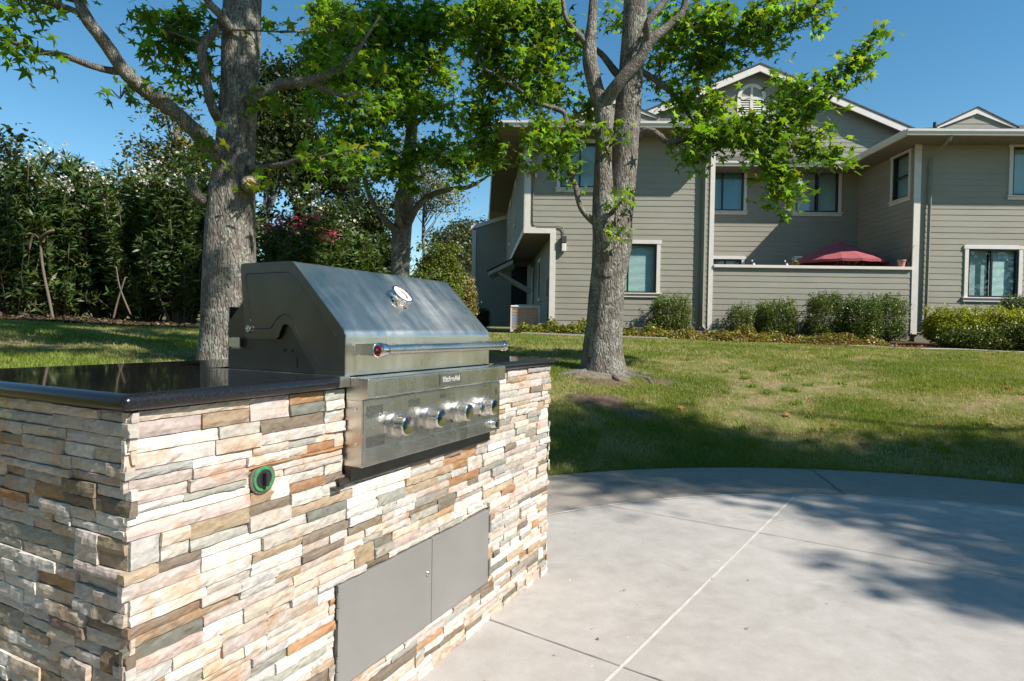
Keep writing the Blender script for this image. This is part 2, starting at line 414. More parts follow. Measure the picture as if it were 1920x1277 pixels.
# core with cavities
core = MB()
core.box((.01, .012, .0), (L_-.01, DEP-.01, ZB-.0)); core.box((.01, .012, ZB), (DL, DEP-.01, ZT)); core.box((DR, .012, ZB), (L_-.01, DEP-.01, ZT))
core.box((DL, .10, ZB), (DR, DEP-.01, ZT)); core.box((.01, .012, ZT), (L_-.01, DEP-.01, .70)); core.box((.01, .012, .70), (.546, DEP-.01, H1)); core.box((1.305, .012, .70), (L_-.01, DEP-.01, H1))
core.box((.535, .47, .70), (1.305, DEP-.01, H1))
core.build('core_wall', M['mortar'], isl)
PAL = [((.63, .59, .53), 30), ((.56, .465, .36), 17), ((.53, .475, .41), 18), ((.42, .31, .19), 10), ((.42, .225, .095), 5), ((.345, .335, .285), 8), ((.215, .165, .115), 8), ((.52, .425, .365), 15), ((.43, .41, .375), 8), ((.18, .185, .15), 3)]
PALW = [w for _, w in PAL]
def stone_face(mb, mapf, A, Z, holes, rng, rowh=.049, corner=(0, 0)):
    z = 0.0
    while z < Z-.004:
        h = min(rowh*rng.uniform(.80, 1.18), Z-z)
        if Z-z-h < .02: h = Z-z
        a = -corner[0]*rng.uniform(.0, 1.0)
        end = A+corner[1]*rng.uniform(0, 1)
        while a < end-.004:
            ln = min(rng.uniform(.10, .30), end-a)
            if end-a-ln < .05: ln = end-a
            mode = rng.random()
            if mode < .13: cells = [(a, min(a+ln*.5, a+.11), z, z+h), (min(a+ln*.5, a+.11), a+ln, z, z+h*.5), (min(a+ln*.5, a+.11), a+ln, z+h*.5, z+h)]
            else:
                sp = rng.uniform(.38, .62); cells = []
                for (q0, q1) in ((z, z+h*sp), (z+h*sp, z+h)):
                    k = rng.random()
                    if k < .45 or ln < .15: cells.append((a, a+ln, q0, q1))
                    else:
                        m_ = a+ln*rng.uniform(.35, .65); cells += [(a, m_, q0, q1), (m_, a+ln, q0, q1)]
            for c in cells: put_stone(mb, mapf, c, holes, rng)
            a += ln
        z += h
def put_stone(mb, mapf, c, holes, rng):
    a0, a1, z0, z1 = c
    for (h0, h1, g0, g1) in holes:
        if a1 > h0 and a0 < h1 and z1 > g0+.002 and z0 < g1-.002:
            # cut to the larger remaining piece
            opts = []
            if h0-a0 > .015: opts.append((a0, h0, z0, z1))
            if a1-h1 > .015: opts.append((h1, a1, z0, z1))
            if g0-z0 > .006: opts.append((a0, a1, z0, g0))
            if z1-g1 > .006: opts.append((a0, a1, g1, z1))
            for o_ in opts[:1] if len(opts) < 2 else opts: 
                oo = [x for x in holes if x is not (h0, h1, g0, g1)]
                put_stone(mb, mapf, o_, [x for x in holes if x != (h0, h1, g0, g1)], rng)
            return
    g = .0009; a0 += g; a1 -= g; z0 += g*.6; z1 -= g*.6
    base = .008+.009*rng.random()**1.6
    col = rng.choices([p for p, _ in PAL], PALW)[0]; gm = sum(col)/3; col = tuple(c_*.80+gm*.20 for c_ in col); k = rng.uniform(.76, 1.06); col = tuple(min(.8, x*k*rng.uniform(.98, 1.02)) for x in col)
    nx = max(3, int((a1-a0)/.014)); nz = 3 if z1-z0 < .04 else 5
    vs = []; ta = rng.uniform(-.0026, .0026); tz = rng.uniform(-.0014, .0014); seed = rng.uniform(0, 99)
    for j in range(nz+1):
        for i in range(nx+1):
            fa, fz = i/nx, j/nz
            e = 0 if (0 < i < nx and 0 < j < nz) else -rng.uniform(.0004, .0026)
            d = base+ta*(fa-.5)*2+tz*(fz-.5)*2+.0026*noise.noise(Vector((a0*9+fa*(a1-a0)*30, z0*20+fz*(z1-z0)*45, seed)))+rng.uniform(-.0009, .0009)+e
            wz = .0009*noise.noise(Vector((a0*10+fa*(a1-a0)*22, seed, j*3)))*(1 if j in (0, nz) else 0)
            vs.append(mapf(a0+fa*(a1-a0), z0+fz*(z1-z0)+wz-(.0008 if j == nz else 0), d))
    n0 = len(vs); per = [i for i in range(nx+1)]+[(j)*(nx+1)+nx for j in range(1, nz+1)]+[nz*(nx+1)+i for i in range(nx-1, -1, -1)]+[j*(nx+1) for j in range(nz-1, 0, -1)]
    pp = [(i/nx, 0) for i in range(nx+1)]+[(1, j/nz) for j in range(1, nz+1)]+[(i/nx, 1) for i in range(nx-1, -1, -1)]+[(0, j/nz) for j in range(nz-1, 0, -1)]
    for fa, fz in pp: vs.append(mapf(a0+fa*(a1-a0), z0+fz*(z1-z0), -.004))
    fs = [(j*(nx+1)+i, j*(nx+1)+i+1, (j+1)*(nx+1)+i+1, (j+1)*(nx+1)+i) for j in range(nz) for i in range(nx)]
    m_ = len(per); fs += [(n0+i, n0+(i+1) % m_, per[(i+1) % m_], per[i]) for i in range(m_)]
    mb.add(vs, fs, col=col)
rs = random.Random(11)
mb = MB()
VALV = (.287, .757)
holes = [(DL-.004, DR+.004, ZB-.004, ZT+.004), (.548, 1.300, .712, 1.2), (VALV[0]-.026, VALV[0]+.026, VALV[1]-.026, VALV[1]+.026)]
stone_face(mb, lambda a, z, d: (a, -d, z), L_, H1-.002, holes, rs, corner=(.022, .02))
stone_face(mb, lambda a, z, d: (-d, DEP-a, z), DEP, H1-.002, [], rs, corner=(.02, .022))
stone_face(mb, lambda a, z, d: (L_+d, a, z), DEP, H1-.002, [], rs, corner=(.02, .02))
stone_face(mb, lambda a, z, d: (L_-a, DEP+d, z), L_, H1-.002, [], rs, corner=(.02, .02))
mb.build('stone_cladding', M['stone'], isl, colname='col')
# concrete slurry fillet at foot
# granite counter: slab with bullnose, three pieces round the grill
def bullnose_slab(x0, y0, x1, y1, z0, z1, sides):
    """sides: set of 'l','f','r','b' with half-round edge"""
    mb = MB(); r = (z1-z0)/2; n = 8; prof = [(r*(1-math.sin(math.pi*(i/n-.5)*1.0+0)*0)-0, 0) for i in range(0)]
    rings = []
    for i in range(n+1):
        a = -math.pi/2+math.pi*i/n; off = r*math.cos(a); z = (z0+z1)/2+r*math.sin(a)
        xx0 = x0+r-off if 'l' in sides else x0; xx1 = x1-r+off if 'r' in sides else x1
        yy0 = y0+r-off if 'f' in sides else y0; yy1 = y1-r+off if 'b' in sides else y1
        cr = max(.001, .012-(r-off)*.3); ring = []
        for cx, cy, s0, rd in ((xx1, yy0, -90, 'r' in sides and 'f' in sides), (xx1, yy1, 0, 0), (xx0, yy1, 90, 0), (xx0, yy0, 180, 'l' in sides and 'f' in sides)):
            c = cr if rd else .0006
            sx = -1 if cx == xx1 else 1; sy = 1 if cy == yy0 else -1
            for q in range(5):
                t = R(s0+22.5*q); ring.append((cx+sx*c+c*math.cos(t), cy+sy*c+c*math.sin(t), z))
        rings.append(ring)
    m_ = 20; vs = [p for rg_ in rings for p in rg_]
    fs = [(i*m_+j, i*m_+(j+1) % m_, (i+1)*m_+(j+1) % m_, (i+1)*m_+j) for i in range(n) for j in range(m_)]
    mb.add(vs, fs, mi=1); mb.add(rings[0], [tuple(range(m_-1, -1, -1))], mi=1); mb.add(rings[-1], [tuple(range(m_))], mi=0)
    return mb
OV = .032
top = bullnose_slab(-OV, -OV, .506, DEP+OV, H1, H2+.002, 'lfb').build('countertop', [M['granite'], M['nosing']], isl, angle=40)
top2 = bullnose_slab(1.335, -OV, L_+OV, DEP+OV, H1, H2+.002, 'frb').build('countertop', [M['granite'], M['nosing']], isl, angle=40)
bullnose_slab(.507, .475, 1.334, DEP+OV, H1, H2+.002, 'b').build('countertop', [M['granite'], M['nosing']], isl, angle=40)
# steel lintel below the grill
MB().box((.520, -.024, .700), (1.305, .05, .7065)).box((.520, -.024, .690), (1.305, -.021, .700)).box((.500, -.026, .682), (.535, .004, .690)).build('lintel', M['dark_steel'], isl)
# access doors
fr = MB()
fr.box((DL-.006, -.001, ZB-.004), (DL, .09, ZT+.004)).box((DR, -.001, ZB-.004), (DR+.006, .09, ZT+.004)).box((DL-.006, -.001, ZT), (DR+.006, .09, ZT+.005)).box((DL-.006, -.001, ZB-.005), (DR+.006, .09, ZB))
fr.build('door_frame', M['dark_steel'], isl)
MID = .953
for k, (a, b) in enumerate(((DL+.003, MID-.0012), (MID+.0012, DR-.003))):
    m_ = MB().box((a, -.016, ZB+.003), (b, -.010, ZT-.002)).box((a, -.010, ZB+.003), (a+.004, .01, ZT-.002)).box((b-.004, -.010, ZB+.003), (b, .01, ZT-.002)).box((a, -.010, ZT-.006), (b, .01, ZT-.002))
    d = m_.build('access_door', M['doorpaint'], isl, bevel=.0015); d['label'] = ('grey left-hand access door with the lock', 'grey right-hand access door')[k]
    hx = a-.004 if k == 0 else b+.004
    for hz in (ZB+.055, ZT-.055):
        h = MB(); h.tube([(hx, -.019, hz-.030), (hx, -.019, hz-.001)], .0055, 10); h.tube([(hx, -.019, hz+.001), (hx, -.019, hz+.030)], .0048, 10); h.tube([(hx, -.019, hz+.030), (hx, -.019, hz+.036)], .003, 8)
        h.build('hinge', M['doorpaint'], d)
    if k == 0:
        Mx = Matrix.Translation((MID-.024, -.016, .325)) @ Matrix.Rotation(R(90), 4, 'X')
        lk = MB().lathe([(.0085, 0), (.0085, .003), (.007, .0045), (.004, .0046)], Mx, 20).build('lock', M['chrome'], d, angle=40)
        MB().box((MID-.0252, -.0212, .321), (MID-.0228, -.0205, .329)).build('keyhole', M['black'], lk)
# key valve
Mx = Matrix.Translation((VALV[0], -.0125, VALV[1])) @ Matrix.Rotation(R(90), 4, 'X')
gr = MB().lathe([(.0285, -.02), (.0285, .003), (.027, .005), (.0215, .005), (.0205, .002), (.0195, -.01)], Mx, 36).build('valve_ring', M['green'], isl, angle=40)
vk = MB().lathe([(.0208, -.01), (.0208, .003), (.018, .0045), (.010, .0046)], Mx, 28); vk.build('valve_socket', M['blackplastic'], gr, angle=40)
MB().box((VALV[0]-.0045, -.030, VALV[1]-.015), (VALV[0]+.0045, -.013, VALV[1]+.015), bev=.0015).build('valve_key', M['blackplastic'], gr)
Mx2 = Matrix.Translation((VALV[0], -.0125, VALV[1])) @ Matrix.Rotation(R(90), 4, 'X')
MB().lathe([(.036, -.014), (.0345, .0), (.031, .0015), (.028, .0012)], Mx2, 24).build('valve_mortar', M['grout'], gr)

# ------------------------------------------------------------------ grill (dropped into the island)
GO = np.array([(GL+GR)/2, 0, .735]); gw = IO+UD*GO[0]+VD*GO[1]; gw[2] = GO[2]
grill = empty('built_in_grill', gw, TH, 'stainless steel built-in gas grill with closed sloping hood and chrome knobs', 'grill')
def gb(m_, name, mat, parent=grill, **k):   # grill meshes are written in island coordinates
    return m_.build(name, mat, parent, off=GO, **k)
HL, HR = .540, 1.300
# control panel body
cp = MB(); prof = [(.05, .735), (-.067, .735), (-.067, .775), (-.064, .778), (-.060, .905), (-.088, .919), (-.088, .9655), (-.084, .9675), (.05, .9675)]
cpo = gb(MB().prism([(-q, z) for q, z in [(.012, .735), (-.067, .735), (-.067, .909), (.012, .909)]], lambda p, q, d: (d, -p, q), GL, GR), 'control_panel', M['steel'], bevel=.0022)
fa_ = gb(MB().prism([(.067, .9095), (.090, .9175), (.0905, .964), (.087, .9672), (.018, .9672), (.018, .9095)], lambda p, q, d: (d, -p, q), GL-.006, GR-.002), 'top_fascia', M['steel'], bevel=.0015)
gb(MB().box((GL+.003, -.0705, .737), (GR-.003, -.067, .7765)), 'drip_tray_front', M['steel'], bevel=.001)
gb(MB().box((GL+.004, -.0695, .7795), (GR-.004, -.0672, .9065)), 'control_face', M['steel'], cpo, bevel=.0008)
gb(MB().box((GL+.002, -.030, .70), (GR-.002, .47, .7340)).box((GL+.002, -.028, .735), (GR-.002, .46, .908)), 'firebox', M['dark_steel'])
gb(MB().box((HL+.004, -.0195, .9885), (HR-.004, -.0178, .9900)), 'hood_seam', M['dark_steel'], hood) if 'hood' in globals() else None
# side screws
for z in (.885, .795):
    Mx = Matrix.Translation((GL, -.045, z)) @ Matrix.Rotation(R(-90), 4, 'Y')
    gb(MB().lathe([(.0045, 0), (.004, .0018), (.0015, .0024)], Mx, 14), 'screw', M['chrome'], cpo, angle=40)
# badge: plate with lettering
bp_ = gb(MB().box((.872, -.0925, .9265), (.988, -.0904, .9585)).box((.870, -.0932, .9265), (.8725, -.0904, .9600)), 'badge', M['badge'])
def text(body, size, mat, parent, P, name, bold=.0, space=1.):
    c = bpy.data.curves.new(name, 'FONT'); c.body = body; c.size = size; c.extrude = .0004; c.offset = bold; c.align_x = 'CENTER'; c.align_y = 'CENTER'; c.space_character = space
    to = bpy.data.objects.new(name, c); COL.objects.link(to)
    bpy.context.view_layer.update(); me = bpy.data.meshes.new_from_object(to); COL.objects.unlink(to); bpy.data.objects.remove(to)
    me.materials.clear(); me.materials.append(mat)
    me.transform(Matrix.Translation(P) @ Matrix.Rotation(R(90), 4, 'X')); me.transform(Matrix.Translation(-Vector(GO)))
    o = bpy.data.objects.new(name, me); COL.objects.link(o); o.parent = parent; return o
text('KitchenAid', .0225, M['badge_letter'], bp_, (.931, -.0928, .9425), 'badge_lettering', .0006, .95)
# knobs
def knob(u, z, r, name='knob', small=False):
    Mx = Matrix.Translation((u, -.0695, z)) @ Matrix.Rotation(R(90), 4, 'X')
    b = gb(MB().lathe([(r*1.22, 0), (r*1.24, .003), (r*1.2, .008), (r*1.08, .014), (r*1.04, .0145)], Mx, 40), name, M['steel'], angle=35)
    gb(MB().lathe([(r*1.0, .010), (r*1.0, .016), (r*.97, .0175), (r*.985, .036), (r*.95, .0405), (r*.86, .0425), (r*.5, .0415), (r*.1, .041)], Mx, 44), 'knob_cap', M['chrome'], b, angle=35)
    return b
kz = .831
k_first = knob(.688, kz, .028)
gb(MB().box((.687, -.1125, kz+.018), (.6895, -.1095, kz+.025)), 'knob_pointer', M['gaugered'], k_first)
for u in (.853, 1.012, 1.180): knob(u, kz, .028)
knob(1.098, kz, .017, 'side_knob')
Mx = Matrix.Translation((1.235, -.0705, .762)) @ Matrix.Rotation(R(90), 4, 'X')
ig = gb(MB().lathe([(.014, 0), (.0145, .004), (.012, .006), (.0115, .016), (.010, .018), (.004, .0182)], Mx, 28), 'igniter_button', M['chrome'], angle=35)
# printed legends: fine grey lines on the face (illegible in the photo)
ink = MB(); rr = random.Random(3)
for (u0, u1, z0, z1) in ((.565, .632, .862, .892), (.565, .640, .787, .812), (.745, .800, .872, .893), (.745, .790, .800, .840), (.905, .935, .885, .895)):
    ink = MB(); z = z1
    while z > z0:
        u = u0
        while u < u1:
            w = rr.uniform(.002, .007); ink.box((u, -.0699, z-.0015), (min(u+w, u1), -.0695, z)); u += w+.0012
        z -= .0031
    gb(ink, 'printed_legend', M['ink'], cpo)
for u in (.645, .810, .972, 1.145):
    lg = MB()
    for i in range(9):
        a = R(150+i*7.5); a2 = R(150+(i+1)*7.5)
        lg.add([(u+.048+.058*math.cos(a), -.0699, kz+.058*math.sin(a)*.8-.005), (u+.048+.058*math.cos(a2), -.0699, kz+.058*math.sin(a2)*.8-.005), (u+.048+.047*math.cos(a2), -.0699, kz+.047*math.sin(a2)*.8-.005), (u+.048+.047*math.cos(a), -.0699, kz+.047*math.sin(a)*.8-.005)], [(0, 1, 2, 3)])
    gb(lg, 'knob_scale_print', M['chrome'], cpo)
# flame mark
fl = [(0, -.014), (.006, -.010), (.0075, -.003), (.004, .004), (.0045, .011), (.001, .016), (-.0015, .009), (-.0055, .002), (-.006, -.006), (-.003, -.010), (-.002, -.003), (.001, .002), (.002, -.005), (-.001, -.009)]
gb(MB().prism(fl, lambda p, q, d: (1.262+p, d, .876+q), -.0698, -.0694), 'flame_mark', M['ink'], cpo)
# hood: bent shell (front, slope, top, back) and two pressed side panels
def arc(c, r, a0, a1, n): return [(c[0]+r*math.cos(R(a0+(a1-a0)*i/n)), c[1]+r*math.sin(R(a0+(a1-a0)*i/n))) for i in range(n+1)]
def fillet(pts, rads, n=6):
    out = []
    for i, p in enumerate(pts):
        r = rads[i]
        if r <= 0: out.append(p); continue
        a = Vector(pts[i-1])-Vector(p); b = Vector(pts[(i+1) % len(pts)])-Vector(p); la, lb = a.length, b.length; a.normalize(); b.normalize()
        h = a.angle(b)/2; t = min(r/math.tan(h), la*.45, lb*.45); rr_ = t*math.tan(h); bis = (a+b).normalized(); c = Vector(p)+bis*(rr_/math.sin(h))
        s0 = Vector(p)+a*t-c; s1 = Vector(p)+b*t-c
        a0 = math.atan2(s0.y, s0.x); a1 = math.atan2(s1.y, s1.x); d_ = (a1-a0+math.pi) % (2*math.pi)-math.pi
        for k in range(n+1): out.append((c.x+rr_*math.cos(a0+d_*k/n), c.y+rr_*math.sin(a0+d_*k/n)))
    return out
outer = [(-.018, .9705), (-.018, 1.083), (.172, 1.2735), (.374, 1.273), (.351, 1.066)]
shell = fillet(outer, [0, .034, .022, .012, 0], 8)
inn = [(-.0165+.0035, .9705)]+[]
sh = MB(); n = len(shell)
cen = Vector((.18, 1.1)); ins = [tuple(Vector(p)+(cen-Vector(p)).normalized()*.004) for p in shell]
vs = [(HL, v, z) for v, z in shell]+[(HR, v, z) for v, z in shell]+[(HL, v, z) for v, z in ins]+[(HR, v, z) for v, z in ins]
fs = [(i, i+1, n+i+1, n+i) for i in range(n-1)]+[(2*n+i+1, 2*n+i, 3*n+i, 3*n+i+1) for i in range(n-1)]
fs += [(0, n, 3*n, 2*n), (n-1, 3*n-1, 4*n-1, 2*n-1)]+[(i+1, i, 2*n+i, 2*n+i+1) for i in range(n-1)]+[(n+i, n+i+1, 3*n+i+1, 3*n+i) for i in range(n-1)]
sh.add(vs, fs); hood = gb(sh, 'hood', M['steel_hood'], angle=50)
# side profile with hinge lobe and notch
side_pts = [(-.018, .9705), (-.018, 1.083), (.172, 1.2735), (.374, 1.273), (.351, 1.060), (.226, 1.060), (.203, 1.104), (.178, 1.098), (.080, .9715)]
side_r = [.001, .034, .022, .012, .016, .014, .020, .020, .004]
sp = fillet(side_pts, side_r, 8)
PRESS = [(0.3534, 1.2432), (0.3331, 1.1104), (0.3121, 1.0889), (0.2512, 1.0898), (0.2282, 1.1164), (0.2004, 1.1317), (0.1693, 1.1169), (0.1518, 1.0823), (0.0679, 0.9965), (0.0169, 0.9986), (0.0149, 1.0751), (0.1661, 1.2335), (0.1902, 1.2441)]
def inset(poly, d):
    out = []; n = len(poly)
    for i in range(n):
        p = Vector(poly[i]); e1 = (p-Vector(poly[i-1])); e2 = (Vector(poly[(i+1) % n])-p)
        if e1.length < 1e-7: e1 = e2
        if e2.length < 1e-7: e2 = e1
        e1.normalize(); e2.normalize(); nn = Vector((e1.y, -e1.x))+Vector((e2.y, -e2.x))
        if nn.length < 1e-6: nn = Vector((e1.y, -e1.x))
        nn.normalize(); out.append(tuple(p+nn*d))
    return out
for u, s_ in ((HL, -1), (HR, 1)):
    m_ = MB().prism(sp, lambda p, q, d: (d, p, q), u-s_*.004, u+s_*.0004)
    pr = fillet(PRESS, [.010]*4+[.02]*4+[.008]*5, 4)
    pr = pr+pr[:1]; m_.tube([(u+s_*.0004, v, z) for v, z in pr], .0017, 6, cap=False)
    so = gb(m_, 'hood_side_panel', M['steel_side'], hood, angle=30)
    Mx = Matrix.Translation((u+s_*.0005, .337, 1.087)) @ Matrix.Rotation(R(90*s_), 4, 'Y')
    gb(MB().lathe([(.011, 0), (.011, .003), (.0085, .0045), (.0085, .0038), (.004, .0038), (.004, .0055), (.001, .006)], Mx, 24), 'hinge_bolt', M['steel'], so, angle=40)
# rear shroud / firebox sides behind the hood
shp = [(.02, .968), (.434, .968), (.436, 1.104), (.372, 1.168), (.30, 1.20), (.17, 1.13), (.04, .98)]
for u, s_ in ((HL+.010, -1), (HR-.010, 1)):
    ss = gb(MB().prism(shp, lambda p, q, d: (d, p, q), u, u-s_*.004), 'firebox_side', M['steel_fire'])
    if s_ < 0:
        b_ = MB().box((u-.0012, .372, 1.030), (u-.001-.012, .406, 1.034)).box((u-.013, .372, 1.030), (u-.0105, .406, 1.062)).box((u-.0012, .40, 1.035), (u-.006, .425, 1.060))
        gb(b_, 'rotisserie_bracket', M['steel'], ss)
        for vv in (.205, .178):
            Mx = Matrix.Translation((u-.0003, vv, 1.030)) @ Matrix.Rotation(R(-90), 4, 'Y'); gb(MB().lathe([(.004, 0), (.004, .0006)], Mx, 12), 'vent_hole', M['black'], ss)
        gb(MB().box((u-.0007, .158, .985), (u-.0002, .162, 1.012)), 'vent_slot', M['black'], ss)
gb(MB().box((HL+.012, .432, .968), (HR-.012, .436, 1.15)), 'firebox_back', M['dark_steel'])
gb(MB().box((HL+.012, .0, .9500), (HR-.012, .43, .985)), 'cooking_chamber', M['black'])
# flange brackets where counter meets the panel
gb(MB().box((.5065, -.0325, .944), (GL-.007, .47, .9705)).box((.5065, -.034, .950), (.542, -.032, .9715)), 'mounting_flange', M['steel'], bevel=.001)
gb(MB().box((1.2965, -.020, .944), (1.3345, .47, .9705)), 'mounting_flange', M['steel'], bevel=.001)
# small rear-left clip on nosing handled by flange; handle
hz, hv = 1.0395, -.100
hd = gb(MB().tube([(HL+.060, hv, hz), (HR-.045, hv, hz)], .0135, 28), 'handle', M['steel'], angle=40)
for (a, b) in ((HL+.030, HL+.064), (HR-.050, HR-.026)):
    Mx = Matrix.Translation((a, hv, hz)) @ Matrix.Rotation(R(90), 4, 'Y'); l = b-a
    gb(MB().lathe([(.0155, 0), (.0185, .002), (.019, .006), (.0182, l-.010), (.0165, l-.003), (.0145, l)], Mx, 32), 'handle_end_cap', M['chrome'], hd, angle=40)
for i, u in enumerate((HL+.030, HR-.026)):
    s_ = -1 if i == 0 else 1
    Mx = Matrix.Translation((u, hv, hz)) @ Matrix.Rotation(R(90*s_), 4, 'Y')
    md = gb(MB().lathe([(.0130, -.001), (.0130, .0012), (.0122, .0018), (.004, .0018)], Mx, 32), 'handle_medallion', M['red'], hd, angle=40)
    gb(MB().lathe([(.0035, .0020), (.0035, .0030), (.0015, .0034)], Mx, 14), 'medallion_rivet', M['chrome'], md, angle=40)
    aL = u+.004 if i == 0 else u-.010
    gb(MB().box((aL, hv, hz-.0165), (aL+.006, -.016, hz+.0165)).box((aL-.004, -.026, hz-.012), (aL+.010, -.016, hz+.012)), 'handle_bracket', M['steel'], hd, bevel=.0012)
# thermometer on the slope
sl = Vector((0, .190, .1905)).normalized(); nrm = Vector((0, -sl.z, sl.y)); c0 = Vector((.885, .083, 1.182))
pos = (c0); 
zax = nrm; xax = Vector((1, 0, 0)); yax = zax.cross(xax)
Mx = Matrix(((xax.x, yax.x, zax.x, pos.x), (xax.y, yax.y, zax.y, pos.y), (xax.z, yax.z, zax.z, pos.z), (0, 0, 0, 1)))
thm = gb(MB().lathe([(.041, 0), (.0415, .004), (.037, .012), (.0365, .022), (.0395, .026), (.0385, .030), (.033, .0315), (.032, .0285), (.0319, .025)], Mx, 44), 'thermometer', M['chrome'], angle=35)
gf = gb(MB().lathe([(.0319, .024), (.0319, .0262), (.001, .0262)], Mx, 36), 'gauge_face', M['gaugeface'], thm)
P3 = lambda x, y, h: Mx @ Vector((x, y, h))
m_ = MB()
for i in range(10):
    a, b = R(-60+i*12), R(-60+(i+1)*12)
    m_.add([P3(.014*math.cos(a), .014*math.sin(a), .0265), P3(.022*math.cos(a), .022*math.sin(a), .0265), P3(.022*math.cos(b), .022*math.sin(b), .0265), P3(.014*math.cos(b), .014*math.sin(b), .0265)], [(0, 1, 2, 3)])
gb(m_, 'gauge_red_zone', M['gaugered'], gf)
m_ = MB()
for i in range(28):
    a = R(-140+i*10.3)+R(90); m_.add([P3(.023*math.cos(a)-.0004*math.sin(a), .023*math.sin(a)+.0004*math.cos(a), .0266), P3(.0265*math.cos(a)-.0004*math.sin(a), .0265*math.sin(a)+.0004*math.cos(a), .0266), P3(.0265*math.cos(a)+.0004*math.sin(a), .0265*math.sin(a)-.0004*math.cos(a), .0266), P3(.023*math.cos(a)+.0004*math.sin(a), .023*math.sin(a)-.0004*math.cos(a), .0266)], [(0, 1, 2, 3)])
gb(m_, 'gauge_ticks', M['ink'], gf)
gb(MB().tube([P3(.003, -.002, .0272), P3(-.016, .012, .0272)], .0007, 6), 'gauge_needle', M['gaugered'], gf)

# ------------------------------------------------------------------ apartment building
BO = np.array([.57, 16.6, 0]); PH = .035; EX = np.array([math.cos(PH), -math.sin(PH), 0]); EY = np.array([math.sin(PH), math.cos(PH), 0])
def fac(px, py, t=0.):
    r = ray(px, py); C = np.array([0, 0, EYE]); k = (t-(C-BO)@EY)/(r@EY); P = C+r*k-BO; return float(P@EX), float(P[2])
def wld(s, t, z=0): P = BO+EX*s+EY*t; return np.array([P[0], P[1], z])
bld = empty('apartment_building', BO, -PH, 'two-storey olive-grey apartment block with cream trim beyond the lawn', 'building')
SK = -.09
front = lambda t0: (lambda a, z, d: (a, t0-d, z))
rside = lambda a, z, d: (9.93-d, a, z)
lside = lambda a, z, d: (-.28+SK*a-d, a, z)
lside2 = lambda a, z, d: (.50+SK*a-d, a, z)
def siding(name, mp, a0, a1, z0, z1, holes=(), clip=None, parent=bld, mat=None, pitch=.152, phase=1.2):
    mb = MB(); k = int(math.floor((z0-phase)/pitch)); z = phase+k*pitch
    while z < z1:
        b, t = max(z, z0), min(z+pitch, z1)
        if t-b > .004:
            lo, hi = a0, a1
            if clip: lo, hi = clip((b+t)/2, lo, hi)
            iv = [(lo, hi)]
            for (h0, h1, g0, g1) in holes:
                if (b+t)/2 > g0 and (b+t)/2 < g1:
                    iv = [q for (p0, p1) in iv for q in ((p0, min(p1, h0)), (max(p0, h1), p1)) if q[1]-q[0] > .002]
            for p0, p1 in iv:
                if p1-p0 < .01: continue
                # random butt joints
                cuts = [p0]; x = p0+random.uniform(1.5, 4.5)
                while x < p1-.4: cuts.append(x); x += random.uniform(2.4, 4.8)
                cuts.append(p1)
                for c0_, c1_ in zip(cuts[:-1], cuts[1:]):
                    g = .0015 if c1_ < p1 else 0; o_ = random.uniform(-.0015, .0015)
                    f1 = (b-z)/pitch; f2 = (t-z)/pitch; d1 = .016-.009*f1+o_*.6; d2 = .016-.009*f2+o_*.6
                    A = [mp(c0_, b, -.02), mp(c1_-g, b, -.02), mp(c1_-g, t, -.02), mp(c0_, t, -.02), mp(c0_, b, d1), mp(c1_-g, b, d1), mp(c1_-g, t, d2), mp(c0_, t, d2)]
                    mb.add(A, [(4, 5, 6, 7), (0, 1, 5, 4), (3, 7, 6, 2), (0, 4, 7, 3), (1, 2, 6, 5)])
        z += pitch
    return mb.build(name, mat or M['siding'], parent)
def bx(mb, mp, a0, a1, z0, z1, d0, d1):
    return mb.hexa([mp(a0, z0, d0), mp(a1, z0, d0), mp(a1, z0, d1), mp(a0, z0, d1), mp(a0, z1, d0), mp(a1, z1, d0), mp(a1, z1, d1), mp(a0, z1, d1)])
